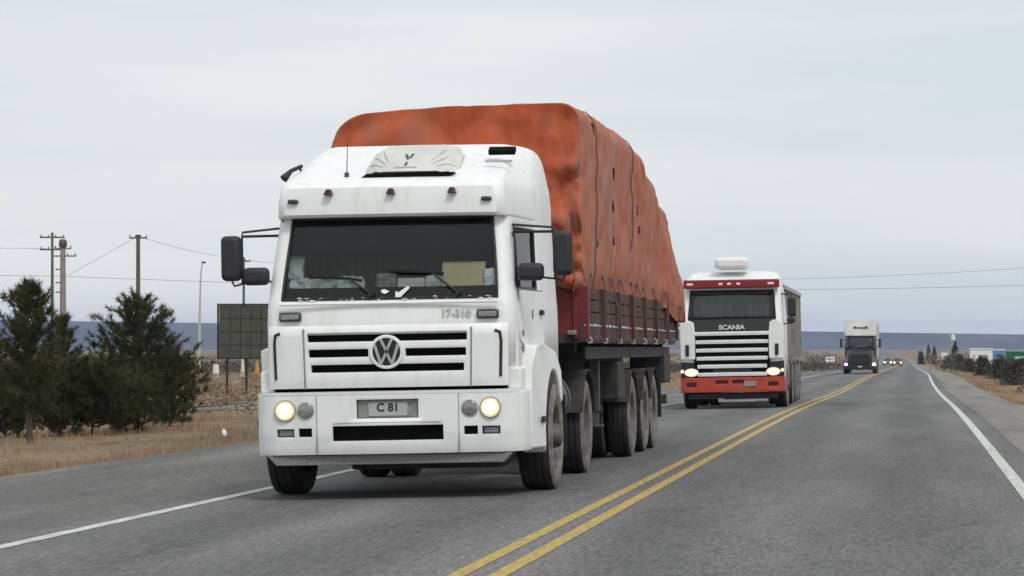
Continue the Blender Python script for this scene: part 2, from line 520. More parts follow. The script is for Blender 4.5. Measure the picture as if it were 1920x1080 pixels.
M['whiteline'] = paint_material('white_road_paint', (0.62, 0.62, 0.60), (0.40, 0.40, 0.39))

def ground_material():
    m = bpy.data.materials.new('steppe_ground')
    m.use_nodes = True
    t = m.node_tree
    p = t.nodes['Principled BSDF']
    p.inputs['Roughness'].default_value = 0.95
    p.inputs['Specular IOR Level'].default_value = 0.1
    g = N(t, 'ShaderNodeTexCoord')
    mp1 = N(t, 'ShaderNodeMapping'); mp1.inputs['Scale'].default_value = (0.30, 0.05, 1)
    mp2 = N(t, 'ShaderNodeMapping'); mp2.inputs['Scale'].default_value = (1.0, 0.25, 1)
    for q in (mp1, mp2):
        t.links.new(g.outputs['Object'], q.inputs['Vector'])
    n1 = N(t, 'ShaderNodeTexNoise'); n1.inputs['Scale'].default_value = 1; n1.inputs['Detail'].default_value = 7; n1.inputs['Roughness'].default_value = 0.65
    n2 = N(t, 'ShaderNodeTexNoise'); n2.inputs['Scale'].default_value = 9; n2.inputs['Detail'].default_value = 5; n2.inputs['Roughness'].default_value = 0.7
    t.links.new(mp1.outputs[0], n1.inputs['Vector'])
    t.links.new(mp2.outputs[0], n2.inputs['Vector'])
    r1 = N(t, 'ShaderNodeValToRGB')
    e = r1.color_ramp.elements
    e[0].position = 0.30; e[0].color = (0.085, 0.075, 0.055, 1)
    e[1].position = 0.72; e[1].color = (0.30, 0.265, 0.215, 1)
    a = e.new(0.46); a.color = (0.22, 0.165, 0.105, 1)
    b = e.new(0.58); b.color = (0.27, 0.20, 0.125, 1)
    r2 = N(t, 'ShaderNodeValToRGB')
    r2.color_ramp.elements[0].position = 0.3; r2.color_ramp.elements[0].color = (0.5, 0.5, 0.5, 1)
    r2.color_ramp.elements[1].position = 0.7; r2.color_ramp.elements[1].color = (1.4, 1.38, 1.35, 1)
    t.links.new(n1.outputs['Fac'], r1.inputs[0])
    t.links.new(n2.outputs['Fac'], r2.inputs[0])
    mx = N(t, 'ShaderNodeMix', data_type='RGBA', blend_type='MULTIPLY'); mx.inputs[0].default_value = 0.9
    t.links.new(r1.outputs[0], mx.inputs[6])
    t.links.new(r2.outputs[0], mx.inputs[7])
    t.links.new(mx.outputs[2], p.inputs['Base Color'])
    return m
M['ground'] = ground_material()
M['hill'] = mat('hill_scrub', (0.055, 0.052, 0.052), 0.95, color2=(0.12, 0.105, 0.09), scale=0.004, detail=8, stretch=(1, 1, 3), spec=0.05)
M['grass'] = mat('dry_grass', (0.33, 0.175, 0.085), 0.9, color2=(0.31, 0.275, 0.215), scale=0.9, spec=0.1, detail=8)
M['scrub'] = mat('grey_scrub', (0.11, 0.085, 0.05), 0.95, color2=(0.22, 0.155, 0.09), scale=0.25, spec=0.1)
M['hedge'] = mat('dark_scrub', (0.060, 0.056, 0.050), 0.95, color2=(0.12, 0.108, 0.09), scale=1.2, spec=0.1)
M['needle'] = mat('pine_needles', (0.034, 0.050, 0.026), 0.8, color2=(0.085, 0.082, 0.034), scale=2.2, spec=0.2)
M['needle2'] = mat('pine_needles_yellow', (0.034, 0.048, 0.022), 0.8, color2=(0.085, 0.078, 0.032), scale=2.6, spec=0.2)
M['bark'] = mat('pine_bark', (0.055, 0.042, 0.035), 0.95, color2=(0.10, 0.08, 0.065), scale=14, bump=0.5, bscale=30)
M['concrete'] = mat('pole_concrete', (0.30, 0.27, 0.23), 0.9, color2=(0.22, 0.20, 0.17), scale=3)
M['wood'] = mat('pole_wood', (0.13, 0.125, 0.085), 0.9, color2=(0.09, 0.085, 0.06), scale=5, stretch=(4, 4, 0.4))
M['galv'] = mat('galvanised', (0.50, 0.51, 0.52), 0.5, metal=0.2)
M['wire'] = mat('wire', (0.10, 0.10, 0.11), 0.7)
M['ceramic'] = mat('insulator', (0.07, 0.06, 0.06), 0.4)
M['signback'] = mat('sign_panel', (0.050, 0.055, 0.045), 0.85, color2=(0.085, 0.085, 0.060), scale=3)
M['signframe'] = mat('sign_frame', (0.020, 0.022, 0.020), 0.8)
M['yellowpaint'] = mat('yellow_object', (0.50, 0.32, 0.05), 0.7)
M['orangepaint'] = mat('orange_object', (0.50, 0.23, 0.06), 0.7)
M['bollard'] = mat('white_object', (0.62, 0.56, 0.48), 0.8)
M['litter'] = mat('litter', (0.75, 0.75, 0.73), 0.7)
M['green'] = mat('sign_green', (0.010, 0.105, 0.062), 0.55)
M['mint'] = mat('sign_pale', (0.32, 0.58, 0.48), 0.6)
M['blue'] = mat('blue_panel', (0.10, 0.24, 0.45), 0.6)
M['darkpaint'] = mat('charcoal_paint', (0.013, 0.013, 0.015), 0.5)
M['carpaint'] = mat('car_grey', (0.25, 0.24, 0.23), 0.4)
M['carred'] = mat('car_redbrown', (0.24, 0.10, 0.07), 0.4)
M['roofgrey'] = mat('roof_grey', (0.25, 0.24, 0.23), 0.8)
M['pane'] = mat('far_pane', (0.03, 0.035, 0.04), 0.2)

# ------------------------------------------------------------------ terrain functions
_ky = [-300, 0, 60, 104, 175, 230, 535, 1000, 20000]
_kz = [0, 0, 0, -0.30, -0.40, -0.62, -2.2, -2.4, -2.4]
def zroad(Y):
    return float(np.mean([np.interp(Y + d, _ky, _kz) for d in (-14, -7, 0, 7, 14)]))
_cy = [-300, 0, 140, 200, 330, 535, 1000, 2500, 20000]
_cx = [0, 0, 0, 0.25, 0.1, 0.0, -2.2, -22, -300]
def cx(Y):
    return float(np.mean([np.interp(Y + d, _cy, _cx) for d in (-20, -10, 0, 10, 20)]))
XC, XL, XR = -2.58, -6.52, 1.14          # double yellow, left and right white line
CROWN = 0.018
SHL, SHR = -10.6, 3.0                    # outer edge of the left shoulder / the right gravel
def zsurf(X, Y):
    return zroad(Y) - CROWN * abs(X - cx(Y) - XC)
def zground(X, Y):
    x = X - cx(Y)
    z = zroad(Y)
    e = max(SHL - x, x - SHR)
    if e < -0.35:
        return z - 0.42
    base = -0.12 - CROWN * 5.5
    k = min(1.0, max(0.0, (e + 0.35) / 1.6))
    lum = 0.07 * noise.noise(Vector((X * 0.35, Y * 0.2, 0))) if e > 0.5 else 0
    if x < SHL:
        return z + base - 0.14 * k + lum
    return z + base - 0.02 * k + lum
def G(px, py, left=True):
    """ground point of the open field below a photo pixel"""
    Y = 60.0
    for _ in range(40):
        X = (px - VX) * Y / F
        Y = 0.5 * Y + 0.5 * F * (CAMZ - zground(X, Y)) / max(py - VY, 1.5)
    X = (px - VX) * Y / F
    return Vector((X, Y, zground(X, Y)))

# ------------------------------------------------------------------ setting: ground, road, markings, hills
YS = list(np.arange(-60, 260, 4.0)) + list(np.arange(260, 700, 12.0)) + list(np.arange(700, 1600, 40.0)) + list(np.geomspace(1600, 8400, 18))
def strip(name, x0, x1, dz, material, nx=2, y0=-60, y1=3000, zfun=None, wob=0.0):
    vs, fs = [], []
    ys = [y for y in YS if y0 <= y <= y1]
    for j, y in enumerate(ys):
        c = cx(y)
        for i in range(nx + 1):
            x = x0 + (x1 - x0) * i / nx
            if wob and i in (0, nx):
                x += (wob * abs(noise.noise(Vector((x * 3, y * 0.25, 1.7))))) * ((1 if i else -1) if (x > 2.5 or x < -10) else 0)
            vs.append((x + c, y, zsurf(x + c, y) + dz))
    w = nx + 1
    for j in range(len(ys) - 1):
        for i in range(nx):
            fs.append((j * w + i, j * w + i + 1, (j + 1) * w + i + 1, (j + 1) * w + i))
    b = MB(); b.add(vs, fs)
    return kind(b.build(name, material, fix=False), 'structure')
# crown needs a vertex row at the centre: build the carriageway in two halves of one mesh
def road_strip(name, xs, dz, material):
    vs, fs = [], []
    ys = [y for y in YS if y <= 3000]
    for y in ys:
        c = cx(y)
        for x in xs:
            vs.append((x + c, y, zsurf(x + c, y) + dz))
    w = len(xs)
    for j in range(len(ys) - 1):
        for i in range(w - 1):
            fs.append((j * w + i, j * w + i + 1, (j + 1) * w + i + 1, (j + 1) * w + i))
    b = MB(); b.add(vs, fs)
    return kind(b.build(name, material, fix=False), 'structure')
road_strip('road', [-7.0, -5, XC, 0, 1.55], 0.0, M['asphalt'])
strip('shoulder_left', SHL, -6.95, -0.012, M['asphalt_old'], nx=4, wob=0.25)
strip('shoulder_right', 1.50, SHR, -0.012, M['gravel'], nx=3, wob=0.4)
strip('white_line_left', XL - 0.07, XL + 0.07, 0.004, M['whiteline'], nx=1, y1=1500)
strip('white_line_right', XR - 0.07, XR + 0.07, 0.004, M['whiteline'], nx=1, y1=1500)
strip('yellow_line_left', XC - 0.18, XC - 0.07, 0.004, M['yellow'], nx=1, y1=1500)
strip('yellow_line_right', XC + 0.07, XC + 0.18, 0.004, M['yellow'], nx=1, y1=1500)

gx = [-14000, -7000, -3500, -1800, -900, -450, -250, -160, -110, -80, -60, -50, -42, -36, -31, -27, -24, -21.5, -19.5, -18, -16.5, -15, -14, -13, -12.3, -11.7, -11.2, -10.8, -10.4, -10.1,
      -6, 0, 2.5, 2.8, 3.1, 3.5, 4.0, 4.8, 6, 8, 11, 15, 20, 28, 40, 60, 90, 140, 220, 350, 600, 1100, 2200, 4500, 9000]
vs, fs = [], []
for y in YS:
    for x in gx:
        xx = x + cx(y) if abs(x) < 100 else x
        vs.append((xx, y, zground(xx, y)))
w = len(gx)
for j in range(len(YS) - 1):
    for i in range(w - 1):
        fs.append((j * w + i, j * w + i + 1, (j + 1) * w + i + 1, (j + 1) * w + i))
b = MB(); b.add(vs, fs)
kind(b.build('ground', M['ground'], fix=False), 'structure')

# dirt track leaving the road on the left behind the pines
tr0 = [G(300, 774), G(360, 766), G(430, 763), G(520, 762), G(640, 758)]
vs, fs = [], []
for k, p in enumerate(tr0):
    for s_, d in ((0, -3.4), (1, 3.4)):
        vs.append((p.x, p.y + d * 3.0, zground(p.x, p.y) + 0.09))
for k in range(len(tr0) - 1):
    fs.append((2 * k, 2 * k + 2, 2 * k + 3, 2 * k + 1))
b = MB(); b.add(vs, fs)
kind(b.build('dirt_track', M['gravel']), 'structure')

# distant flat-topped hills
HY = 6500.0
vs, fs = [], []
hx = np.linspace(-5200, 3600, 150)
rows = [(-900, 0.0), (-520, 0.06), (-330, 0.24), (-180, 0.55), (-70, 0.86), (0, 1.0), (800, 1.0), (1600, 0.6)]
for x in hx:
    px = VX + x * F / HY
    top = CAMZ + (VY - (600 + 0.0140 * px)) * HY / F + 2.4
    for k, (dy, h) in enumerate(rows):
        er = noise.fractal(Vector((x * 0.004, dy * 0.002, 3.3)), 1.0, 2.0, 5)
        yy = HY + dy + (er * 220 if 0 < k < 5 else er * 60)
        hh = h * top * (1 + (0.10 * er if 0 < k < 5 else 0.012 * er))
        vs.append((x, yy, -2.6 + hh))
w = len(rows)
for i in range(len(hx) - 1):
    for k in range(w - 1):
        fs.append((i * w + k, i * w + k + 1, (i + 1) * w + k + 1, (i + 1) * w + k))
b = MB(); b.add(vs, fs)
kind(b.build('hills', M['hill']), 'structure')

# ------------------------------------------------------------------ vehicle building blocks
def wheel(parent, x, y, r=0.52, wdt=0.30, outer=1, hub_out=0.05, name='wheel'):
    """tyre on the x axis; outer=+1/-1: side on which the disc is seen"""
    z = r
    h = wdt / 2
    b = MB()
    prof = [(-h * 0.80, r * 0.60), (-h, r * 0.72), (-h * 1.02, r * 0.82), (-h * 0.92, r * 0.95), (-h * 0.80, r * 0.985),
            (-h * 0.48, r), (-h * 0.46, r * 0.975), (-h * 0.38, r * 0.975), (-h * 0.36, r), (-h * 0.05, r), (-h * 0.04, r * 0.975), (h * 0.04, r * 0.975), (h * 0.05, r),
            (h * 0.36, r), (h * 0.38, r * 0.975), (h * 0.46, r * 0.975), (h * 0.48, r),
            (h * 0.80, r * 0.985), (h * 0.92, r * 0.95), (h * 1.02, r * 0.82), (h, r * 0.72), (h * 0.80, r * 0.60)]
    b.lathe(prof, 40, (x, y, z))
    t = b.build(name, M['rubber'], parent, smooth=40)
    b = MB()
    e = 0.004
    b.lathe([(outer * (h * 0.80 + e), r * 0.605), (outer * (h + e), r * 0.72), (outer * (h * 1.02 + e), r * 0.82), (outer * (h * 0.92 + e), r * 0.94), (outer * (h * 0.84 + e), r * 0.975)], 40, (x, y, z))
    b.build('sidewall', M['dusty'], t, smooth=50)
    b = MB()
    b.lathe([(outer * h * 0.82, r * 0.60), (outer * h * 0.95, r * 0.585), (outer * h * 0.80, r * 0.54), (outer * h * 0.45, r * 0.50), (outer * (h * 0.35), r * 0.30),
             (outer * (h * 0.55), r * 0.26), (outer * (h + hub_out), r * 0.20), (outer * (h + hub_out + 0.02), r * 0.12), (outer * (h + hub_out + 0.02), 0.004)], 32, (x, y, z))
    for k in range(10):
        a = 2 * math.pi * k / 10
        b.cyl((x + outer * h * 0.3, y + r * 0.38 * math.cos(a), z + r * 0.38 * math.sin(a)), (x + outer * (h * 0.62), y + r * 0.38 * math.cos(a), z + r * 0.38 * math.sin(a)), 0.016, n=6)
    b.build('rim', M['rim'], t, smooth=40)
    return t

def plan(hw, yf, yb, r, bow, us, ss, na=6, rb=0.08, tp=0.0):
    pts = []
    fl = hw - tp - r
    def sx_(q):
        return hw - tp * (1 - min(1.0, q / 0.5))
    for u in us:
        pts.append((u * fl, yf + bow * u * u))
    y1 = yf + bow
    for k in range(1, na + 1):
        a = math.pi / 2 * k / na
        pts.append((fl + r * math.sin(a), y1 + r - r * math.cos(a)))
    for s_ in ss:
        pts.append((sx_(s_), y1 + r + s_ * (yb - rb - y1 - r)))
    pts.append((hw - rb * 0.3, yb - rb * 0.3))
    pts.append((hw - rb, yb))
    pts.append((-hw + rb, yb))
    pts.append((-hw + rb * 0.3, yb - rb * 0.3))
    for s_ in reversed(ss):
        pts.append((-sx_(s_), y1 + r + s_ * (yb - rb - y1 - r)))
    for k in range(na, 0, -1):
        a = math.pi / 2 * k / na
        pts.append((-fl - r * math.sin(a), y1 + r - r * math.cos(a)))
    return pts

def cab_loft(name, levels, us, ss, material, parent, holes, yb=2.2, bow=0.03, na=6, solid=0.03, smooth=38):
    """levels: (z, hw, yf, r[, yb]).  holes(k, i) -> True removes the quad above level k between outline points i, i+1"""
    vs, fs = [], []
    outs = []
    for lv in levels:
        z, hw, yf, r = lv[:4]
        ybk = lv[4] if len(lv) > 4 else yb
        o = plan(hw, yf, ybk, r, bow, us, ss, na, tp=lv[5] if len(lv) > 5 else 0.0)
        outs.append(o)
        vs += [(x, y, z) for x, y in o]
    n = len(outs[0])
    for k in range(len(levels) - 1):
        for i in range(n):
            if holes and holes(k, i):
                continue
            j = (i + 1) % n
            fs.append((k * n + i, k * n + j, (k + 1) * n + j, (k + 1) * n + i))
    fs.append(tuple((len(levels) - 1) * n + i for i in range(n)))
    b = MB(); b.add(vs, fs)
    o = b.build(name, material, parent, smooth=smooth)
    if solid:
        md = o.modifiers.new('solid', 'SOLIDIFY'); md.thickness = solid; md.offset = -1
    return o, outs, n

def hole_panel(us, zs, holes, fn, thick, name, material, parent, bevel=0.0):
    """rectangular grid over us x zs with rectangular holes (u0,u1,z0,z1), mapped to 3D by fn(u,z)"""
    U = sorted(set([round(u, 4) for u in us] + [round(h[0], 4) for h in holes] + [round(h[1], 4) for h in holes]))
    Z = sorted(set([round(z, 4) for z in zs] + [round(h[2], 4) for h in holes] + [round(h[3], 4) for h in holes]))
    vs = [fn(u, z) for z in Z for u in U]
    w = len(U)
    fs = []
    for j in range(len(Z) - 1):
        for i in range(w - 1):
            uc, zc = (U[i] + U[i + 1]) / 2, (Z[j] + Z[j + 1]) / 2
            if any(h[0] < uc < h[1] and h[2] < zc < h[3] for h in holes):
                continue
            fs.append((j * w + i, j * w + i + 1, (j + 1) * w + i + 1, (j + 1) * w + i))
    b = MB(); b.add(vs, fs)
    o = b.build(name, material, parent, smooth=35)
    md = o.modifiers.new('solid', 'SOLIDIFY'); md.thickness = thick; md.offset = 0
    if bevel:
        md = o.modifiers.new('bevel', 'BEVEL'); md.width = bevel; md.segments = 2; md.limit_method = 'ANGLE'; md.angle_limit = R(50)
    return o

def rbox(name, c, d, material, parent, bevel=0.03, segs=3, rot=None):
    b = MB(); b.box(c, d, rot=rot)
    return b.build(name, material, parent, bevel=bevel, segs=segs)

def disc(name, c, r, depth, material, parent, n=28, bevel=0.0, dome=0.0):
    """round lamp facing -y"""
    b = MB()
    prof = [(0.0, r), (-depth, r)]
    if dome:
        for k in range(1, 6):
            a = math.pi / 2 * k / 5
            prof.append((-depth - dome * math.sin(a), max(r * math.cos(a), 0.002)))
    else:
        prof.append((-depth, 0.002))
    b.lathe(prof, n, c, axis='y')
    return b.build(name, material, parent, smooth=40)

def textmesh(name, body, size, material, parent, loc, rot, depth=0.004, bold=0.0, sx=1.0):
    cu = bpy.data.curves.new(name, 'FONT')
    cu.body = body
    cu.size = size
    cu.extrude = depth
    cu.offset = bold
    cu.align_x = 'CENTER'
    cu.align_y = 'CENTER'
    tmp = bpy.data.objects.new('tmp', cu)
    col.objects.link(tmp)
    bpy.context.view_layer.update()
    dg = bpy.context.evaluated_depsgraph_get()
    me = bpy.data.meshes.new_from_object(tmp.evaluated_get(dg))
    bpy.data.objects.remove(tmp)
    me.name = name
    me.materials.clear()
    me.materials.append(material)
    o = bpy.data.objects.new(name, me)
    col.objects.link(o)
    o.parent = parent
    o.location = loc
    o.rotation_euler = rot
    o.scale = (sx, 1, 1)
    return o

# ================================================================== TRUCK 1: white cab
T1Y, T1X = 25.6, -4.79
T1R = -0.018                                   # leans with the crown of its lane
t1 = thing('cab_truck', (T1X, T1Y, zsurf(T1X, T1Y + 3)), 'white flat-nosed truck with round lit headlights, nearest vehicle on the road', 'truck', rot=(0, T1R, 0))
us = [-1, -0.97, -0.6, -0.3, 0, 0.3, 0.6, 0.97, 1]
ss = [0, 0.05, 0.40, 0.45, 1.0]
NU, NA = len(us), 6
lv = [(1.16, 1.215, 0.10, 0.11, 0.06), (1.58, 1.215, 0.09, 0.11, 0.06), (1.62, 1.215, 0.09, 0.11, 0.06), (1.80, 1.21, 0.10, 0.11, 0.06), (1.85, 1.205, 0.12, 0.11, 0.06), (1.94, 1.20, 0.147, 0.11, 0.06), (2.52, 1.17, 0.325, 0.11, 0.085),
      (2.62, 1.165, 0.355, 0.11, 0.09), (2.625, 1.165, 0.235, 0.11, 0.10), (2.65, 1.165, 0.21, 0.12, 0.10), (2.78, 1.165, 0.215, 0.12, 0.105), (2.90, 1.155, 0.24, 0.13, 0.11), (2.95, 1.15, 0.31, 0.14, 0.115),
      (3.05, 1.13, 0.64, 0.16, 0.12), (3.16, 1.11, 1.00, 0.18, 0.12), (3.26, 1.085, 1.32, 0.19, 0.11), (3.335, 1.05, 1.56, 0.18, 0.10), (3.38, 1.00, 1.72, 0.16, 0.08), (3.40, 0.93, 1.80, 0.14, 0.06)]
CABY = 2.68
lv = [(l[0], l[1] + 0.03, l[2], l[3], (CABY if l[0] < 3.0 else CABY - (l[0] - 3.0) * 0.15), l[4] + 0.03) for l in lv]
n_out = NU + 2 * NA + 2 * len(ss) + 4
def holes1(k, i):
    z0 = lv[k][0]
    if 1 <= i < NU - 2 and 1.85 - 1e-6 <= z0 < 2.62 - 1e-6:
        return True
    r0 = NU + NA                # index of first right side point
    l0 = n_out - NA - len(ss)   # first left side point (rearmost)
    if 1.94 - 1e-6 <= z0 < 2.52 - 1e-6:
        if i == r0 + 1:
            return True
        if i == l0 + len(ss) - 3:
            return True
    return False
cab1, outs1, n1_ = cab_loft('cab_shell', lv, us, ss, M['white'], t1, holes1)

def shell_front(z, u):
    """point of the cab front at height z, fraction u of the flat width"""
    for k in range(len(lv) - 1):
        if lv[k][0] <= z <= lv[k + 1][0]:
            a = (z - lv[k][0]) / (lv[k + 1][0] - lv[k][0])
            hw = lv[k][1] * (1 - a) + lv[k + 1][1] * a
            yf = lv[k][2] * (1 - a) + lv[k + 1][2] * a
            r = lv[k][3] * (1 - a) + lv[k + 1][3] * a
            tp = (lv[k][5] * (1 - a) + lv[k + 1][5] * a) if len(lv[k]) > 5 else 0.0
            return Vector((u * (hw - tp - r), yf + 0.03 * u * u, z))
def front_sheet(name, z0, z1, u0, u1, off, material, parent, nu=12, nz_=6, thick=0.005):
    vs, fs = [], []
    for j in range(nz_ + 1):
        for i in range(nu + 1):
            p = shell_front(z0 + (z1 - z0) * j / nz_, u0 + (u1 - u0) * i / nu)
            vs.append((p.x, p.y + off, p.z))
    for j in range(nz_):
        for i in range(nu):
            a = j * (nu + 1) + i
            fs.append((a, a + 1, a + nu + 2, a + nu + 1))
    b = MB(); b.add(vs, fs)
    o = b.build(name, material, parent, smooth=60)
    if thick:
        md = o.modifiers.new('solid', 'SOLIDIFY'); md.thickness = thick; md.offset = 0
    return o
front_sheet('windscreen', 1.853, 2.617, -0.968, 0.968, 0.012, M['glass'], t1, thick=0)
front_sheet('black_sheet', 2.27, 2.612, -0.962, 0.962, 0.024, M['tint'], t1, nz_=3)  # near-black sheet just behind the upper part of the glass
front_sheet('windscreen_black_band', 1.853, 1.965, -0.966, 0.966, 0.022, M['tint'], t1, nz_=2)
# black rubber seal round the windscreen
seal = [shell_front(1.858, u) for u in np.linspace(-0.965, 0.965, 9)] + [shell_front(z, 0.965) for z in (2.1, 2.35)] + [shell_front(2.612, u) for u in np.linspace(0.965, -0.965, 9)] + [shell_front(z, -0.965) for z in (2.35, 2.1)]
seal = [p + Vector((0, 0.0, 0)) for p in seal]
b = MB(); b.tube(seal + [seal[0]], 0.014, 8)
b.build('windscreen_seal', M['black'], t1, smooth=60)
# interior
b = MB()
b.box((0, 1.35, 1.50), (2.2, 2.2, 0.05)); b.box((0, 2.58, 2.2), (2.2, 0.04, 1.4)); b.box((0, 1.2, 2.72), (2.1, 1.6, 0.04))
b.build('cab_lining', M['interior'], t1)
rbox('dashboard', (0, 0.50, 1.80), (2.1, 0.62, 0.30), M['interior'], t1, 0.06)
b = MB()
xs_ = np.linspace(-1.02, 1.02, 60)
vs = []
for z in (1.75, 2.33):
    for i, x in enumerate(xs_):
        vs.append((x, 1.55 + 0.035 * math.sin(i * 1.35) + 0.02 * math.sin(i * 0.5), z))
b.add(vs, [(i, i + 1, 60 + i + 1, 60 + i) for i in range(59)])
b.build('bunk_curtain', M['curtain'], t1, smooth=80, solid=0.01)
for sx in (-0.55, 0.55):
    b = MB(); b.box((sx, 1.15, 1.62), (0.50, 0.50, 0.16)); b.box((sx, 1.38, 1.92), (0.48, 0.14, 0.62), rot=Matrix.Rotation(-0.12, 3, 'X')); b.box((sx, 1.43, 2.30), (0.26, 0.10, 0.16))
    b.build('seat', M['curtain'], t1, bevel=0.04)
b = MB()
ring = [Vector((0.55 + 0.23 * math.cos(a), 0.80 + 0.09 * math.sin(a), 1.98 + 0.20 * math.sin(a))) for a in np.linspace(0, 2 * math.pi, 25)]
b.tube(ring, 0.016, 6); b.cyl((0.55, 0.80, 1.98), (0.55, 0.66, 1.86), 0.03)
b.build('steering_wheel', M['black'], t1, smooth=60)
# chipped paint flakes along the lower edge of the glass
rr = random.Random(3)
for k in range(34):
    u = rr.uniform(-0.94, 0.95)
    z = 1.853 + rr.uniform(0.0, 0.012)
    sz = rr.uniform(0.005, 0.018)
    if k == 0: u, z, sz = 0.07, 1.90, 0.03
    if k == 1: u, z, sz = -0.04, 1.925, 0.022
    p = shell_front(z, u)
    poly = [(sz * (1.8 if k != 0 else 0.7) * math.cos(a) * rr.uniform(0.5, 1.2), sz * math.sin(a) * rr.uniform(0.5, 1.2)) for a in np.linspace(0, 2 * math.pi, 9)[:-1]]
    b = MB()
    b.prism(poly, lambda a, c: (p.x + a, p.y - 0.010 + c * 0.30, p.z + c), lambda a, c: (p.x + a, p.y - 0.004 + c * 0.30, p.z + c))
    b.build('paint_chip', M['white'], t1)
b = MB()
p = shell_front(1.90, 0.115)
b.prism([(-0.075, -0.045), (-0.01, -0.03), (0.07, 0.055), (0.05, 0.07), (-0.03, 0.015)], lambda a, c: (p.x + a, p.y - 0.012 + c * 0.3, p.z + c), lambda a, c: (p.x + a, p.y - 0.004 + c * 0.3, p.z + c))
b.build('paint_chip', M['white'], t1)
# wipers
for (u0, z0, u1, z1) in ((-0.16, 1.90, -0.72, 2.07), (0.62, 1.90, -0.02, 2.12)):
    p0, p1 = shell_front(z0, u0), shell_front(z1, u1)
    pm = shell_front(z1 - 0.02 + 0.0, u0 * 0.62 + u1 * 0.38)
    off = Vector((0, -0.035, 0))
    b = MB(); b.tube([p0 + off, pm + off], 0.011, 6); b.tube([pm + off + Vector((0.12, 0, -0.02)), pm + off, p1 + off], 0.014, 6); b.cyl(p0 + Vector((0, 0.02, 0)), p0 + off * 1.3, 0.025)
    b.build('wiper', M['black'], t1, smooth=60)
# A-pillar / side glass
for s_ in (1, -1):
    vs = []
    for zz in (1.945, 2.515):
        for k in range(len(lv) - 1):
            if lv[k][0] <= zz <= lv[k + 1][0]:
                a = (zz - lv[k][0]) / (lv[k + 1][0] - lv[k][0])
                hw = lv[k][1] * (1 - a) + lv[k + 1][1] * a
                y1 = lv[k][2] * (1 - a) + lv[k + 1][2] * a + 0.03 + 0.11
                tpz = lv[k][5] * (1 - a) + lv[k + 1][5] * a
                span = CABY - 0.08 - y1
                vs += [(s_ * (hw - 0.012 - tpz * 0.90), y1 + 0.052 * span, zz), (s_ * (hw - 0.012 - tpz * 0.2), y1 + 0.398 * span, zz)]
                break
    b = MB(); b.add(vs, [(0, 1, 3, 2)])
    sg = b.build('side_window', M['sideglass'], t1, solid=0.005)
    b = MB(); q = [Vector(v) + Vector((s_ * 0.012, 0, 0)) for v in (vs[0], vs[1], vs[3], vs[2], vs[0])]
    b.tube(q, 0.016, 6)
    b.build('seal', M['black'], sg)
    # door skin below the window, 8 mm proud
    b = MB()
    zz = [1.30, 1.36, 1.80, 1.90]
    vs = []
    poly = [(0.42, 1.92), (0.40, 1.45), (0.95, 1.30), (1.42, 1.22), (1.50, 1.30), (1.50, 1.92)]
    dx_ = lambda a, c: 1.245 - 0.012 * max(0, (c - 1.75) / 0.17) - 0.09 * (1 - min(1.0, max(0, (a - 0.24) / 2.36) / 0.5))
    poly = [(0.42, 1.92), (0.40, 1.45), (0.95, 1.30), (1.18, 1.26), (1.42, 1.22), (1.50, 1.30), (1.50, 1.92), (1.18, 1.92)]
    b.prism(poly, lambda a, c: (s_ * (dx_(a, c) - 0.012), a, c), lambda a, c: (s_ * (dx_(a, c) + 0.008), a, c))
    d = b.build('door', M['white'], t1, bevel=0.006)
    cy_, cz_ = 0.95, 1.57
    pg = [(cy_ + (a - cy_) * 1.03, cz_ + (c - cz_) * 1.045) for a, c in poly]
    b = MB(); b.prism(pg, lambda a, c: (s_ * (dx_(a, c) - 0.014), a, c), lambda a, c: (s_ * (dx_(a, c) + 0.003), a, c)); b.build('door_gap', M['lamp_dark'], d)
    rbox('door_handle', (s_ * 1.252, 1.36, 1.72), (0.03, 0.16, 0.05), M['black'], d, 0.01)
    if s_ == 1:
        b = MB(); b.lathe([(0, 0.05), (0.003, 0.048), (0.003, 0.001)], 16, (1.212, 0.98, 1.70)); b.build('door_sticker', M['sticker'], d)
        for zq in (1.38, 1.52):
            rbox('hinge', (1.185, 0.50, zq), (0.02, 0.05, 0.06), M['lamp_grey'], d, 0.006)

# grille panel
def gp(u, z):
    return (u, -0.03 + 0.05 * (u / 1.1) ** 2 + 0.04 * max(0, (abs(u) - 0.95) / 0.15) ** 2 + 0.03 * max(0, (z - 1.54) / 0.06), z)
slots = [(-0.735, 0.735, 1.462, 1.535), (-0.725, -0.17, 1.320, 1.392), (0.17, 0.725, 1.320, 1.392), (-0.705, 0.705, 1.180, 1.250)]
gr = hole_panel(np.linspace(-1.1, 1.1, 23), np.linspace(1.035, 1.605, 7), slots, gp, 0.05, 'grille_panel', M['white'], t1, bevel=0.012)
rbox('grille_backing', (0, 0.055, 1.36), (1.6, 0.03, 0.46), M['darkhole'], gr, 0)
for s_ in (-1, 1):
    b = MB(); b.prism([(0, 0), (0.016, 0), (0.016, 0.60), (0, 0.60)], lambda a, c: (s_ * 0.775 + a - 0.004 - s_ * 0.02 * (0.6 - c), gp(0.775, 1.3)[1] - 0.028, 1.03 + c * 0.92), lambda a, c: (s_ * 0.775 + a - 0.004 - s_ * 0.02 * (0.6 - c), gp(0.775, 1.3)[1] - 0.018, 1.03 + c * 0.92))
    b.build('panel_seam', M['plate'], gr)
    # dark air slit at the outer edge of the panel
    pts = [(s_ * (0.99), 1.545), (s_ * 1.035, 1.53), (s_ * 1.045, 1.45), (s_ * 1.035, 1.12)]
    b = MB(); b.tube([Vector((x, gp(x, z)[1] - 0.022, z)) for x, z in pts], 0.016, 6)
    b.build('air_slit', M['black'], gr, smooth=60)
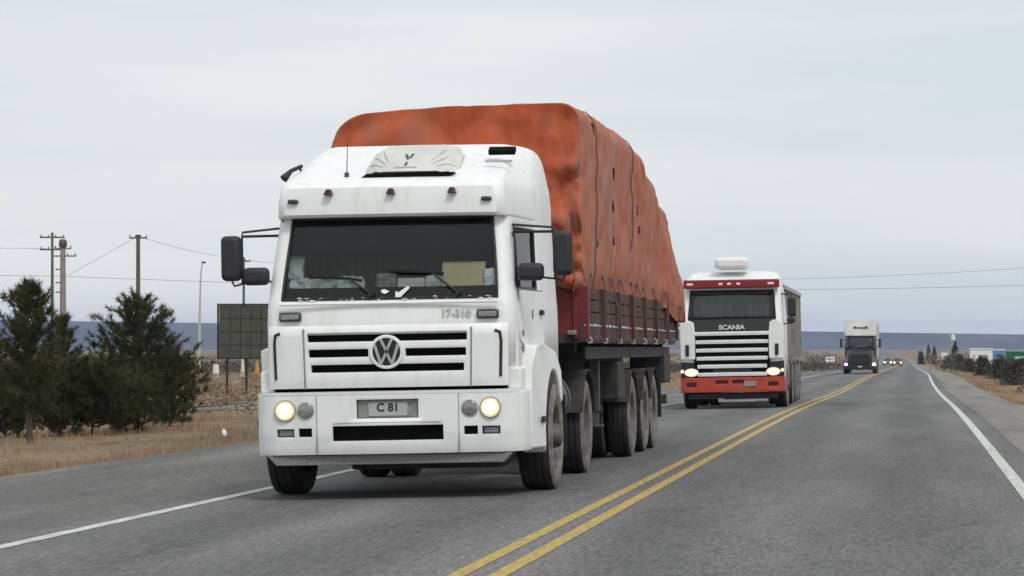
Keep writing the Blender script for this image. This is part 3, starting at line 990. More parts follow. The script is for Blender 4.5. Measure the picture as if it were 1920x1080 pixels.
# emblem: ring, V over W, dark ground
em = disc('emblem', (0, -0.03, 1.362), 0.158, 0.035, M['white'], gr, 40)
disc('emblem_ground', (0, -0.0665, 1.362), 0.128, 0.002, M['black'], em, 40)
b = MB(); b.lathe([(-0.010, 0.128), (-0.016, 0.132), (-0.016, 0.150), (-0.002, 0.158)], 40, (0, -0.06, 1.362), axis='y'); b.build('emblem_ring', M['white'], em, smooth=40)
def stroke(b, p, q, w, y0=-0.069, y1=-0.076, zc=1.362):
    (x0, z0), (x1, z1) = p, q
    dx, dz = x1 - x0, z1 - z0
    L = math.hypot(dx, dz); nx_, nz2 = -dz / L * w / 2, dx / L * w / 2
    poly = [(x0 + nx_, z0 + nz2), (x1 + nx_, z1 + nz2), (x1 - nx_, z1 - nz2), (x0 - nx_, z0 - nz2)]
    b.prism(poly, lambda a, c: (a, y0, zc + c), lambda a, c: (a, y1, zc + c))
b = MB()
for s_ in (-1, 1):
    stroke(b, (s_ * 0.052, 0.118), (s_ * 0.002, 0.012), 0.024)
b.build('emblem_v', M['chrome'], em)
b = MB()
for s_ in (-1, 1):
    stroke(b, (s_ * 0.108, 0.068), (s_ * 0.052, -0.112), 0.026, -0.0695, -0.0765)
    stroke(b, (s_ * 0.052, -0.112), (s_ * 0.004, -0.012), 0.024, -0.0698, -0.0768)
b.build('emblem_w', M['chrome'], em)

# band above the grille: indicators, badge
for s_ in (-1, 1):
    ind = rbox('indicator', (s_ * 0.915, 0.098, 1.70), (0.205, 0.06, 0.088), M['lamp_dark'], t1, 0.02)
    rbox('lens', (s_ * 0.915, 0.068, 1.698), (0.17, 0.02, 0.050), M['lamp_grey'], ind, 0.008)
textmesh('badge_lettering', '17-310', 0.10, M['greywhite'], t1, (0.62, 0.094, 1.708), (R(90), 0, 0), 0.003, bold=0.003)
b = MB(); b.box((0, 0.083, 1.808), (2.02, 0.02, 0.012)); b.build('panel_seam', M['greywhite'], t1)
# gap under the grille
for s_ in (-1, 1):
    rbox('corner_filler', (s_ * 1.145, 0.36, 1.10), (0.13, 0.46, 0.20), M['white'], t1, 0.02)
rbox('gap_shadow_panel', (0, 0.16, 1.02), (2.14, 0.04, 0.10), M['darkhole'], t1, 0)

# bumper: one skin wrapped round the corners
def wrap(u, z, hw=1.235, r=0.24, yf=-0.06):
    fl = hw - r
    s_ = 1 if u >= 0 else -1
    a = abs(u)
    arc = math.pi / 2 * r
    bow = 0.04
    taper = 0.06 * max(0, (0.62 - z) / 0.2) if z < 0.62 else 0
    if a <= fl:
        x, y = a, yf + bow * (a / fl) ** 2
    elif a <= fl + arc:
        t = (a - fl) / r
        x, y = fl + r * math.sin(t), yf + bow + r - r * math.cos(t)
    else:
        x, y = hw, yf + bow + r + (a - fl - arc)
    return (s_ * x, y + taper * 0.5, z)
bz = [0.425, 0.50, 0.62, 0.75, 0.95, 0.985]
uu = list(np.linspace(-0.99, 0.99, 23)) + [s_ * v for s_ in (-1, 1) for v in (1.06, 1.13, 1.20, 1.27, 1.34, 1.40, 1.60, 1.78)]
bh = [(-0.51, 0.51, 0.545, 0.685), (-1.03, -0.865, 0.588, 0.665), (-0.825, -0.70, 0.588, 0.668), (0.70, 0.825, 0.588, 0.668), (0.865, 1.03, 0.588, 0.665), (-0.285, 0.285, 0.752, 0.925)]
bu = hole_panel(uu, bz, bh, wrap, 0.03, 'bumper', M['white'], t1, bevel=0.008)
b = MB()
vs, fs = [], []
for k, u in enumerate(sorted(uu)):
    x, y, z = wrap(u, 0.985)
    vs += [(x * 1.004, y - 0.018, 0.972), (x * 1.004, y - 0.02, 1.0), (x * 0.93, y + 0.10, 1.004)]
for k in range(len(uu) - 1):
    for q in (0, 1):
        fs.append((3 * k + q, 3 * k + 3 + q, 3 * k + 4 + q, 3 * k + 1 + q))
b.add(vs, fs); b.build('bumper_lip', M['white'], bu, smooth=60)
rbox('intake_mesh', (0, 0.02, 0.615), (1.04, 0.02, 0.16), M['darkhole'], bu, 0)
for s_ in (-1, 1):
    f1 = rbox('fog_lamp', (s_ * 0.945, 0.025, 0.627), (0.17, 0.05, 0.085), M['lamp_dark'], bu, 0.008)
    rbox('lens', (s_ * 0.945, -0.002, 0.627), (0.13, 0.01, 0.05), M['lamp_grey'], f1, 0.004)
    rbox('tow_recess', (s_ * 0.762, 0.022, 0.628), (0.13, 0.05, 0.088), M['darkhole'], bu, 0.0)
    hl = disc('headlight', (s_ * 0.945, -0.01, 0.835), 0.098, 0.05, M['lamp_grey'], bu, 32)
    disc('lit_lens', (s_ * 0.945, -0.058, 0.835), 0.090, 0.006, M['headlamp'], hl, 32, dome=0.022)
    h2 = disc('dipped_lamp', (s_ * 0.755, -0.01, 0.832), 0.080, 0.052, M['chrome'], bu, 28)
    disc('lens', (s_ * 0.755, -0.062, 0.832), 0.072, 0.003, M['lamp_grey'], h2, 28, dome=0.012)
    b = MB()
    for zq in np.linspace(0.44, 0.96, 8):
        pass
    b.box((s_ * 0.655, -0.0515, 0.70), (0.006, 0.02, 0.54)); b.build('panel_seam', M['plate'], bu)
b = MB(); b.box((0, -0.0735, 0.715), (1.0, 0.006, 0.005)); b.build('crease', M['greywhite'], bu)
# number plate holder
pl = rbox('plate_holder', (0, -0.02, 0.838), (0.56, 0.03, 0.165), M['plate'], bu, 0.004)
rbox('number_plate', (0.0, -0.039, 0.835), (0.36, 0.012, 0.125), M['greytext'], pl, 0.004)
textmesh('plate_lettering', 'C 81', 0.105, M['ink'], pl, (0.0, -0.048, 0.848), (R(90), 0, 0), 0.002, bold=0.002)
# tread-plate step under the bumper
b = MB()
b.prism([(-1.13, 0.415), (1.13, 0.415), (1.05, 0.325), (-1.05, 0.325)], lambda a, c: (a, -0.02 + 0.03 * abs(a) ** 2, c), lambda a, c: (a, 0.22, c))
b.build('bumper_step', M['step'], t1, bevel=0.006)
# roof: marker lamps, cooler, hatch, antenna, horn
for x in (-0.565, 0.015, 0.585):
    ml = MB(); ml.prism([(-0.042, 0), (0.042, 0), (0.022, 0.055), (-0.022, 0.055)], lambda a, c: (x + a, 0.16 + c * 0.6, 2.83 + c), lambda a, c: (x + a, 0.26, 2.83 + c))
    ml.build('marker_lamp', M['marker'], t1, bevel=0.008)
for s_ in (-1, 1):
    rbox('side_marker', (s_ * 0.90 - 0.0, 0.232, 2.775), (0.10, 0.06, 0.042), M['lamp_dark'], t1, 0.018)
def roof_y(z):
    return shell_front(z, 0).y
# evaporative cooler: pleated fan-shaped hood
b = MB()
nu = 48
vs, fs = [], []
prof = [(0.06, 3.025), (0.02, 3.06), (0.16, 3.17), (0.42, 3.30), (0.75, 3.36), (1.15, 3.37)]
for j, (yy, zz) in enumerate(prof):
    t = j / (len(prof) - 1)
    hw = 0.48 * (1 - 0.16 * t)
    for i in range(nu + 1):
        u = -1 + 2 * i / nu
        pl_ = 0.018 * math.sin(u * 26) * max(0, abs(u) - 0.45) / 0.55 * (1 if 0 < j < 5 else 0.3)
        drop = 0.10 * max(0, abs(u) - 0.62) ** 2 / 0.15 * (0.3 + t)
        vs.append((u * hw + 0.12, 0.48 + yy + 0.18 * abs(u) ** 3 + pl_, zz - drop + pl_))
for j in range(len(prof) - 1):
    for i in range(nu):
        a = j * (nu + 1) + i
        fs.append((a, a + 1, a + nu + 2, a + nu + 1))
b.add(vs, fs)
o = b.build('roof_cooler', M['cooler'], t1, smooth=50)
md = o.modifiers.new('solid', 'SOLIDIFY'); md.thickness = 0.02
cool = o
b = MB()
b.prism([(-0.44, 0.0), (0.40, 0.012), (0.44, 0.045), (0.3, 0.05), (-0.38, 0.042)], lambda a, c: (0.12 + a, 0.47 + 0.1 * abs(a) ** 2, 3.0 + c), lambda a, c: (0.12 + a, 0.75, 3.0 + c))
b.build('cooler_outlet', M['darkhole'], cool)
def cool_pt(u, z):
    ys_ = [p_[0] for p_ in prof[1:]]; zs_ = [p_[1] for p_ in prof[1:]]
    t = float(np.interp(z, zs_, [0.2, 0.4, 0.6, 0.8, 1.0]))
    hw = 0.48 * (1 - 0.16 * t)
    drop = 0.10 * max(0, abs(u) - 0.62) ** 2 / 0.15 * (0.3 + t)
    return Vector((u * hw + 0.12, 0.48 + float(np.interp(z, zs_, ys_)) + 0.18 * abs(u) ** 3, z - drop))
for s_ in (-1, 1):
    for (ua, za, ub, zb_) in ((0.50, 3.10, 0.92, 3.16), (0.46, 3.12, 0.84, 3.24), (0.42, 3.14, 0.70, 3.30)):
        b = MB(); b.tube([cool_pt(s_ * (ua + (ub - ua) * q), za + (zb_ - za) * q) + Vector((0, 0.002, 0)) for q in np.linspace(0, 1, 6)], [0.002, 0.008, 0.011, 0.011, 0.008, 0.003], 6)
        b.build('pleat', M['greywhite'], cool, smooth=60)
b = MB()
for poly in ([(-0.10, 3.235), (-0.04, 3.235), (0.02, 3.19), (-0.01, 3.175)], [(0.10, 3.24), (0.05, 3.24), (-0.05, 3.12), (0.0, 3.12)]):
    b.prism(poly, lambda x, z: tuple(cool_pt(x, z) + Vector((-0.02, -0.008, 0.004))), lambda x, z: tuple(cool_pt(x, z) + Vector((-0.02, 0.01, -0.004))))
b.build('logo_mark', M['logo_blue'], cool)
b = MB(); b.prism([(-0.24, 3.095), (0.22, 3.095), (0.22, 3.108), (-0.24, 3.108)], lambda x, z: tuple(cool_pt(x, z) + Vector((-0.02, -0.006, 0.002))), lambda x, z: tuple(cool_pt(x, z) + Vector((-0.02, 0.01, -0.002)))); b.build('logo_line', M['greytext'], cool)
ht = rbox('roof_hatch', (0.93, 1.10, 3.28), (0.26, 0.05, 0.10), M['darkhole'], t1, 0.012, rot=Matrix.Rotation(R(-60), 3, 'X'))
rbox('hatch_rail', (0.93, 0.86, 3.165), (0.26, 0.03, 0.02), M['greytext'], t1, 0.006)
b = MB(); b.cyl((-0.46, 0.55, 3.02), (-0.455, 0.60, 3.40), 0.006, 0.003, 6); b.cyl((-0.46, 0.55, 3.0), (-0.46, 0.55, 3.06), 0.022)
b.build('antenna', M['lamp_dark'], t1)
b = MB(); b.tube([(-0.98, 1.0, 3.16), (-1.06, 0.90, 3.11), (-1.12, 0.84, 3.03)], [0.018, 0.02, 0.04], 10); b.cyl((-0.97, 1.0, 3.05), (-0.99, 0.96, 3.14), 0.012)
b.build('air_horn', M['black'], t1, smooth=60)

# mirrors
def mirrors(par, s_, big_x, small_x, y0=0.25):
    m_ = rbox('mirror', (s_ * big_x, y0 - 0.05, 2.255), (0.185, 0.13, 0.42), M['mirror_black'], par, 0.05, 4)
    b = MB(); b.box((s_ * big_x, y0 + 0.017, 2.255), (0.15, 0.006, 0.36)); b.build('mirror_glass', M['chrome'], m_)
    m2 = rbox('wide_angle_mirror', (s_ * small_x, y0 - 0.06, 2.085), (0.245, 0.12, 0.165), M['mirror_black'], par, 0.05, 4)
    b = MB()
    xe = big_x - 0.085
    b.tube([(s_ * 1.06, y0 + 0.24, 2.545), (s_ * xe, y0 + 0.03, 2.50), (s_ * xe, y0 + 0.01, 2.44), (s_ * xe, y0 + 0.01, 2.02)], 0.011, 8)
    b.tube([(s_ * 1.06, y0 + 0.26, 2.475), (s_ * xe, y0 + 0.03, 2.462)], 0.013, 8)
    b.tube([(s_ * 1.14, y0 + 0.10, 2.04), (s_ * small_x, y0, 2.045), (s_ * xe, y0 + 0.01, 2.02), (s_ * (big_x - 0.01), y0 + 0.0, 2.0), (s_ * (big_x + 0.01), y0, 2.05)], 0.010, 8)
    b.build('mirror_arm', M['black'], par, smooth=60)
mirrors(t1, -1, 1.475, 1.245)
mirrors(t1, 1, 1.60, 1.30, 0.32)
b = MB(); b.tube([(1.11, 0.44, 2.46), (1.14, 0.36, 2.40), (1.15, 0.36, 2.02), (1.15, 0.40, 1.98)], 0.014, 8); b.cyl((1.155, 0.38, 1.95), (1.155, 0.38, 2.02), 0.03)
b.build('mirror_bracket', M['black'], t1, smooth=60)

# front fender with wheel arch
AY = 1.42
for s_ in (-1, 1):
    arc = [(AY + 0.64 * math.cos(a), 0.50 + 0.66 * math.sin(a)) for a in np.linspace(math.pi * 1.06, math.pi * 0.16, 16)]
    poly = [(0.42, 0.43)] + [(0.70, 0.43)] + arc + [(AY + 0.70, 0.86), (AY + 0.60, 1.16), (AY + 0.25, 1.34), (0.85, 1.42), (0.55, 1.40), (0.44, 1.20)]
    b = MB(); b.prism(poly, lambda a, c: (s_ * 1.12, a, c), lambda a, c: (s_ * (1.345 - 0.45 * max(0, (0.62 - a)) - 0.10 * max(0, c - 1.3)), a, c))
    fe = b.build('fender', M['white'], t1, bevel=0.02)
    rbox('side_marker', (s_ * 1.345, 0.66, 0.70), (0.02, 0.14, 0.06), M['black'], fe, 0.005)
    # inner wheel-arch liner
    b = MB()
    vs = []
    ang = np.linspace(math.pi, 0.1, 14)
    for a in ang:
        for xx in (0.80, 1.27):
            vs.append((s_ * xx, AY + 0.67 * math.cos(a), 0.50 + 0.69 * math.sin(a)))
    b.add(vs, [(2 * k, 2 * k + 1, 2 * k + 3, 2 * k + 2) for k in range(13)])
    b.build('arch_liner', M['chassis'], t1, solid=0.02)
    wheel(t1, s_ * 1.205, AY, 0.52, 0.33, s_, 0.03)
    rbox('mud_flap', (s_ * 1.12, 2.12, 0.60), (0.50, 0.02, 0.62), M['black'], t1, 0.004)  # flap added to hide the rear wheels and keep the underside dark
    for dx, outr in ((1.10, s_), (0.76, s_)):
        wheel(t1, s_ * dx, 5.02, 0.52, 0.29, outr, -0.10 if dx > 1 else -0.12)
    # mud guard above the drive wheels
    b = MB(); vs = []
    ang = np.linspace(math.pi * 0.92, 0.25, 12)
    for a in ang:
        for xx in (0.60, 1.27):
            vs.append((s_ * xx, 5.02 + 0.60 * math.cos(a), 0.52 + 0.62 * math.sin(a)))
    b.add(vs, [(2 * k, 2 * k + 1, 2 * k + 3, 2 * k + 2) for k in range(11)])
    b.build('mudguard', M['chassis'], t1, solid=0.015)
    b = MB(); b.lathe([(0, 0.01), (0, 0.27), (0.02, 0.30), (1.13, 0.30), (1.15, 0.27), (1.15, 0.01)], 28, (s_ * 0.93, 2.55, 0.84), axis='y')
    tk = b.build('fuel_tank', M['tank'], t1, smooth=40)
    for yy in (2.8, 3.45):
        b = MB(); b.lathe([(0, 0.302), (0, 0.309), (0.06, 0.309), (0.06, 0.302)], 28, (s_ * 0.93, yy, 0.84), axis='y'); b.build('strap', M['chassis'], tk)
b = MB()
for s_ in (-1, 1):
    b.box((s_ * 0.40, 3.2, 0.92), (0.08, 6.0, 0.26))
b.box((0, AY, 0.50), (1.9, 0.14, 0.16)); b.box((0, 5.02, 0.52), (1.6, 0.26, 0.30)); b.box((0, 0.9, 0.75), (1.0, 1.0, 0.55)); b.box((0, 0.45, 0.52), (1.5, 0.25, 0.20)); b.box((0.25, 0.8, 0.48), (1.4, 0.5, 0.34)); b.box((0, 5.0, 1.18), (0.9, 0.9, 0.10)); b.box((0, 1.4, 1.08), (2.1, 1.5, 0.12))
b.box((0, 2.6, 0.60), (0.5, 1.6, 0.35)); b.box((0, 2.3, 0.66), (2.2, 0.05, 0.60)); b.box((0, AY, 0.62), (1.8, 0.5, 0.25))
b.build('chassis', M['chassis'], t1, bevel=0.01)  # includes a sump box and full-width board added to darken the underside
b = MB()
b.box((0.15, 0.5, 0.36), (0.9, 0.1, 0.10))
b.box((0.25, 0.75, 0.37), (1.4, 0.5, 0.22)); b.build('underside_fill', M['chassis'], t1, bevel=0.01)  # dark boxes added to fill in the shade under the nose
# exhaust / air pipe stack behind the cab, hoses
b = MB(); b.tube([(0.3, 2.45, 1.2), (0.3, 2.45, 1.9), (0.3, 2.6, 2.0), (0.3, 4.2, 1.7)], 0.03, 8); b.build('air_hose', M['black'], t1, smooth=60)

# things lying on the dashboard
def t1w(x, y, z):
    return t1.matrix_basis @ Vector((x, y, z))
bpy.context.view_layer.update()
def dash_item(name, label, cat, x, y, z, d, material, rotx=0.0, rotz=0.0, group=None, crumple=0.0):
    bm_ = bmesh.new()
    bmesh.ops.create_cube(bm_, size=1.0)
    if crumple:
        bmesh.ops.subdivide_edges(bm_, edges=bm_.edges[:], cuts=6, use_grid_fill=True)
    sd = len(name) + d[0] * 50
    for v_ in bm_.verts:
        c_ = v_.co
        v_.co = Vector((c_.x * d[0], c_.y * d[1], (c_.z + 0.5) * d[2]))
        if crumple and c_.z > -0.45:
            q_ = v_.co * 16 + Vector((sd, 0, 0))
            v_.co += Vector((noise.noise(q_), noise.noise(q_ + Vector((9, 0, 0))), noise.noise(q_ * 0.7 + Vector((0, 7, 0))))) * crumple
    me = bpy.data.meshes.new(name); bm_.to_mesh(me); bm_.free(); me.materials.append(material)
    o = bpy.data.objects.new(name, me); col.objects.link(o)
    o.location = t1w(x, y, z)
    o.rotation_euler = (rotx, T1R, rotz)
    return tag(o, label, cat, group)
dash_item('cardboard_sheet', 'tan cardboard sheet leaning inside the white truck windscreen', 'cardboard', 0.66, 0.30, 1.952, (0.40, 0.008, 0.25), M['card'], -0.28)
dash_item('paper_bundle', 'crumpled pale papers beside the cardboard behind the truck windscreen', 'papers', 0.92, 0.30, 1.952, (0.13, 0.10, 0.17), M['paper'], -0.25, 0.2, crumple=0.035)
dash_item('white_box', 'small white box at the middle of the white truck dashboard', 'box', 0.18, 0.30, 1.952, (0.25, 0.10, 0.095), M['litter'], 0, 0.05)
dash_item('paper_cup', 'pale container right of the white box on the truck dashboard', 'container', 0.385, 0.30, 1.952, (0.13, 0.10, 0.115), M['paper'], 0, -0.1, crumple=0.012)
dash_item('grey_pouch', 'grey pouch left of the white box on the truck dashboard', 'pouch', -0.06, 0.33, 1.952, (0.17, 0.12, 0.15), M['plate'], -0.1, 0.3, crumple=0.03)
dash_item('paper_stack', 'long pale crumpled papers at the left of the truck dashboard', 'papers', -0.74, 0.30, 1.952, (0.44, 0.14, 0.09), M['paper'], 0, -0.06, crumple=0.05)
dash_item('paper_roll', 'light paper roll beside the pale papers at left of the dashboard', 'papers', -0.40, 0.31, 1.952, (0.24, 0.11, 0.11), M['paper'], 0, 0.15, crumple=0.045)
dash_item('white_bag', 'pale hanging bag at the left edge of the truck windscreen', 'bag', -0.92, 0.38, 2.05, (0.13, 0.06, 0.36), M['paper'], -0.2, 0, crumple=0.04)

# ================================================================== trailer with tarpaulin
TRX, TRY = T1X + 0.04, T1Y + 4.15
tr = thing('stake_trailer', (TRX, TRY, zsurf(TRX, TRY + 6)), 'dark red stake-sided trailer loaded high under the orange tarpaulin', 'trailer', rot=(0, T1R, 0))
TL, TW = 11.6, 1.285
b = MB()
b.box((0, TL / 2, 1.48), (2 * TW - 0.10, TL, 0.10)); b.build('deck', M['chassis'], tr)
b = MB()
for s_ in (-1, 1):
    b.box((s_ * 0.45, TL / 2, 1.22), (0.14, TL - 0.3, 0.42))
for k in range(9):
    b.box((0, 0.4 + k * 1.32, 1.38), (2.3, 0.1, 0.10))
b.build('frame', M['chassis'], tr)
# headboard: panel with ribs
hb = rbox('headboard', (0, 0.03, 1.76), (2 * TW, 0.05, 0.60), M['red'], tr, 0.008)
for k in range(9):
    rbox('rib', (-1.2 + k * 0.30, -0.012, 1.76), (0.05, 0.04, 0.57), M['red'], hb, 0.008)
rbox('headboard_lamp', (TW - 0.12, -0.045, 1.54), (0.10, 0.04, 0.05), M['lamp_grey'], hb, 0.01)
for s_ in (-1, 1):
    rl = rbox('side_rail', (s_ * (TW - 0.02), TL / 2, 1.525), (0.06, TL, 0.17), M['redgate'], tr, 0.006)
    b = MB(); b.box((s_ * (TW + 0.014), TL / 2, 1.618), (0.014, TL, 0.018)); b.build('rail_edge', M['greytext'], rl)
    for k in range(22):
        yy = 0.3 + k * 0.52
        b = MB(); b.tube([(s_ * (TW + 0.015), yy, 1.50), (s_ * (TW + 0.05), yy, 1.47), (s_ * (TW + 0.05), yy, 1.43), (s_ * (TW + 0.01), yy, 1.43)], 0.012, 6); b.build('rope_hook', M['greytext'] if k % 3 == 0 else M['rim'], rl)
    for k in range(8):
        yy = 0.05 + k * (TL - 0.1) / 7
        rbox('stake', (s_ * (TW + 0.02), yy, 1.76), (0.07, 0.09, 0.56), M['red'] if k == 0 else M['redgate'], tr, 0.01)
    for k in range(7):
        y0 = 0.05 + k * (TL - 0.1) / 7 + 0.06
        y1 = 0.05 + (k + 1) * (TL - 0.1) / 7 - 0.06
        for q in range(3):
            rbox('side_board', (s_ * (TW - 0.012), (y0 + y1) / 2, 1.70 + q * 0.135), (0.03, y1 - y0, 0.122), M['redgate'], tr, 0.006)
    # landing leg
    b = MB(); b.box((s_ * 1.02, 3.3, 0.98), (0.11, 0.11, 0.72)); b.box((s_ * 1.02, 3.3, 0.58), (0.08, 0.08, 0.26)); b.box((s_ * 1.02, 3.3, 0.45), (0.18, 0.2, 0.03))
    b.build('landing_leg', M['tank'], tr, bevel=0.008)
    for yy in (5.45, 7.15, 8.40):
        wheel(tr, s_ * 1.11, yy, 0.52, 0.28, s_, -0.10)
        wheel(tr, s_ * 0.78, yy, 0.52, 0.28, s_, -0.12)
        b = MB(); vs = []
        ang = np.linspace(math.pi * 0.9, 0.3, 10)
        for a in ang:
            for xx in (0.62, 1.27):
                vs.append((s_ * xx, yy + 0.57 * math.cos(a), 0.52 + 0.585 * math.sin(a)))
        b.add(vs, [(2 * k, 2 * k + 1, 2 * k + 3, 2 * k + 2) for k in range(9)])
        b.build('mudguard', M['chassis'], tr, solid=0.012)
    rbox('mud_flap', (s_ * 0.98, 9.05, 0.72), (0.62, 0.02, 0.62), M['black'], tr, 0.004)
    rbox('tool_box', (s_ * 1.02, 4.35, 0.98), (0.42, 0.8, 0.46), M['chassis'], tr, 0.02)
    rbox('rear_box', (s_ * 1.0, 10.6, 1.08), (0.5, 1.0, 0.42), M['chassis'], tr, 0.02)
    rbox('side_guard', (s_ * 1.2, 6.0, 1.32), (0.04, 10.6, 0.14), M['chassis'], tr, 0.006)
b = MB()
for yy in (5.45, 7.15, 8.40):
    b.box((0, yy, 0.52), (2.0, 0.13, 0.13))
    for s_ in (-1, 1):
        b.box((s_ * 0.45, yy, 0.78), (0.1, 0.9, 0.42))
b.build('axles', M['chassis'], tr)
rbox('rear_bumper', (0, TL - 0.1, 0.62), (2.3, 0.08, 0.14), M['chassis'], tr, 0.01)
for s_ in (-1, 1):
    rbox('bumper_bracket', (s_ * 0.6, TL - 0.15, 0.86), (0.08, 0.08, 0.42), M['chassis'], tr, 0.01)

# tarpaulin over the load: lofted cloth with sags and folds
def smooth01(a, b_, x):
    t = min(1, max(0, (x - a) / (b_ - a)))
    return t * t * (3 - 2 * t)
NS, NC = 190, 96
def tarp_pt(y, c):
    """y along the load 0..TL, c 0..1 round the cross-section, left hem -> top -> right hem"""
    t = y / TL
    top = 4.04 - 0.62 * smooth01(0.48, 0.92, t) - 0.55 * smooth01(0.86, 1.02, t)
    top += 0.025 * math.sin(y * 3.1 + 1) * smooth01(0.08, 0.2, t)
    bot = 1.97 - 0.20 * smooth01(0.80, 0.93, t) + 0.03 * noise.noise(Vector((y * 1.2, 5, 0)))
    if c < 0.5:
        bot = 1.9
    wr = TW + 0.03
    wl = TW + 0.13
    s_ = 1 if c > 0.5 else -1
    a = abs(c - 0.5) * 2          # 0 at ridge, 1 at hem
    w_ = wr if s_ > 0 else wl
    r = 0.24 if s_ > 0 else 0.42
    zl = top - r
    Ltop, Larc, Lside = w_ - r, math.pi / 2 * r, zl - bot
    L = (Ltop + Larc + Lside) * a
    if L < Ltop:
        x, z = L, top + 0.02 * (1 - (L / Ltop) ** 2)
        nrm = Vector((0, 0, 1))
    elif L < Ltop + Larc:
        g_ = (L - Ltop) / r
        x, z = Ltop + r * math.sin(g_), top - r + r * math.cos(g_)
        nrm = Vector((math.sin(g_), 0, math.cos(g_)))
    else:
        q = (L - Ltop - Larc) / Lside
        x = w_ - 0.02 + 0.02 * math.cos(q * 3)
        # tucked in at the hem
        x -= 0.05 * smooth01(0.8, 1.0, q)
        if t > 0.8:
            x -= 0.04 * smooth01(0.0, 0.6, 1 - q) * smooth01(0.8, 0.9, t)
        if s_ > 0:
            x += 0.17 * smooth01(0.74, 0.92, t) * math.sin(min(1.0, q * 1.7) * math.pi / 2)
        z = zl - (L - Ltop - Larc)
        nrm = Vector((1, 0, 0))
    nrm.x *= s_
    p = Vector((s_ * x, y, z - 0.11 * (1 - s_ * x / w_) / 2 * smooth01(1.9, 3.2, z)))
    side = abs(nrm.x)
    # vertical folds on the sides, quilting between ropes, coarse lumps of the load
    d = 0.028 * noise.noise(Vector((y * 1.1, z * 0.9, s_ * 3.0)))
    d += side * 0.032 * noise.noise(Vector((y * 4.5, z * 0.7, s_ * 7.0 + 1)))
    d += 0.018 * noise.noise(Vector((y * 6, x * 3, z * 3)))
    d -= 0.018 * max(0, math.cos(y * 2 * math.pi / 1.05 + 0.8 * noise.noise(Vector((y * 0.7, z * 0.4, 3))) * 3)) ** 6
    d += side * 0.03 * abs(noise.noise(Vector((y * 2.2 + z * 0.5, z * 1.5, 12))))
    wz = 0.6 * noise.noise(Vector((y * 0.9, z * 0.9, 21)))
    d -= side * 0.034 * (1 - abs(noise.noise(Vector((y * 1.5 + z * 0.35 + wz, z * 0.45 + wz, 31))))) ** 9
    d -= side * 0.018 * (1 - abs(noise.noise(Vector((y * 1.0 - z * 1.2 + wz, z * 1.1, 44))))) ** 10
    return p + nrm * d
vs, fs = [], []
ysr = [TL * (k / NS) for k in range(NS + 1)]
for y in ysr:
    for i in range(NC + 1):
        vs.append(tarp_pt(y, i / NC))
w = NC + 1
for j in range(NS):
    for i in range(NC):
        fs.append((j * w + i, j * w + i + 1, (j + 1) * w + i + 1, (j + 1) * w + i))
# front and rear ends: columns across, rows top to bottom, bulging outward with drawn-in folds
def tarp_end(front):
    o = len(vs)
    y = 0.0 if front else TL
    NR = 30
    hemL, hemR = 0, NC
    for r_ in range(NR + 1):
        tt = r_ / NR
        for i in range(NC + 1):
            p = Vector(tarp_pt(y, i / NC))
            # straight drop line from the rim to the hem level
            zb = (2.03 + 0.03 * math.sin(p.x * 9)) if front else 1.75
            z = p.z + (min(zb, p.z) - p.z) * tt
            # bring columns of the vertical sides inwards so they spread over the end
            edge = abs(i / NC - 0.5) * 2
            q = Vector((p.x * (1 - 0.10 * 0 * tt), p.y, z))
            amp = math.sin(math.pi * min(1, tt * 1.0)) * 0.10 + 0.04 * tt
            xx = q.x
            fold = 0.11 * noise.noise(Vector((xx * 2.2, z * 2.6, 9.1 if front else 2))) + 0.04 * noise.noise(Vector((xx * 5, z * 5, 4)))
            # corner ear: folded cloth drawn to the right-hand corner
            fold -= 0.055 * (1 - abs(noise.noise(Vector((xx * 1.1 + z * 0.9, z * 1.4 - xx * 0.5, 17))))) ** 9
            ear = 0.22 * abs(noise.noise(Vector(((xx - 1.25) * 3 + (z - 3.2) * 2, (z - 3.2) * 3 - (xx - 1.25) * 3, 6)))) * smooth01(0.3, 1.0, xx) * smooth01(3.6, 3.3, z)
            lim = smooth01(0.0, 0.10, tt)
            q.y += (-1 if front else 1) * ((amp + fold + ear) * lim) * (1 - smooth01(0.93, 1.0, abs(xx) / (TW + 0.14)))
            vs.append(q)
    for r_ in range(NR):
        for i in range(NC):
            a = o + r_ * (NC + 1) + i
            fs.append((a, a + NC + 1, a + NC + 2, a + 1) if front else (a, a + 1, a + NC + 2, a + NC + 1))
tarp_end(True)
tarp_end(False)
b = MB(); b.add(vs, fs)
tp = b.build('tarpaulin', M['tarp'], fix=False, smooth=70)
tp.location = (TRX, TRY, zsurf(TRX, TRY + 6))
tp.rotation_euler = (0, T1R, 0)
tag(tp, 'weathered orange tarpaulin roped over the tall trailer load', 'tarpaulin')
# hold-down ropes across the tarp and dark rope-eye patches
for k, y in enumerate([1.3, 5.1]):
    b = MB()
    pts = [Vector(tarp_pt(y, c)) + Vector((0, 0, 0)) for c in np.linspace(0.5, 1.0, 34)]
    pts = [p + Vector((0.012 if p.x > 1.0 else 0, 0, 0.012 if p.z > 3.2 else 0)) for p in pts]
    b.tube(pts, 0.007, 5)
    b.build('rope', M['ropetan'], tp, smooth=60)
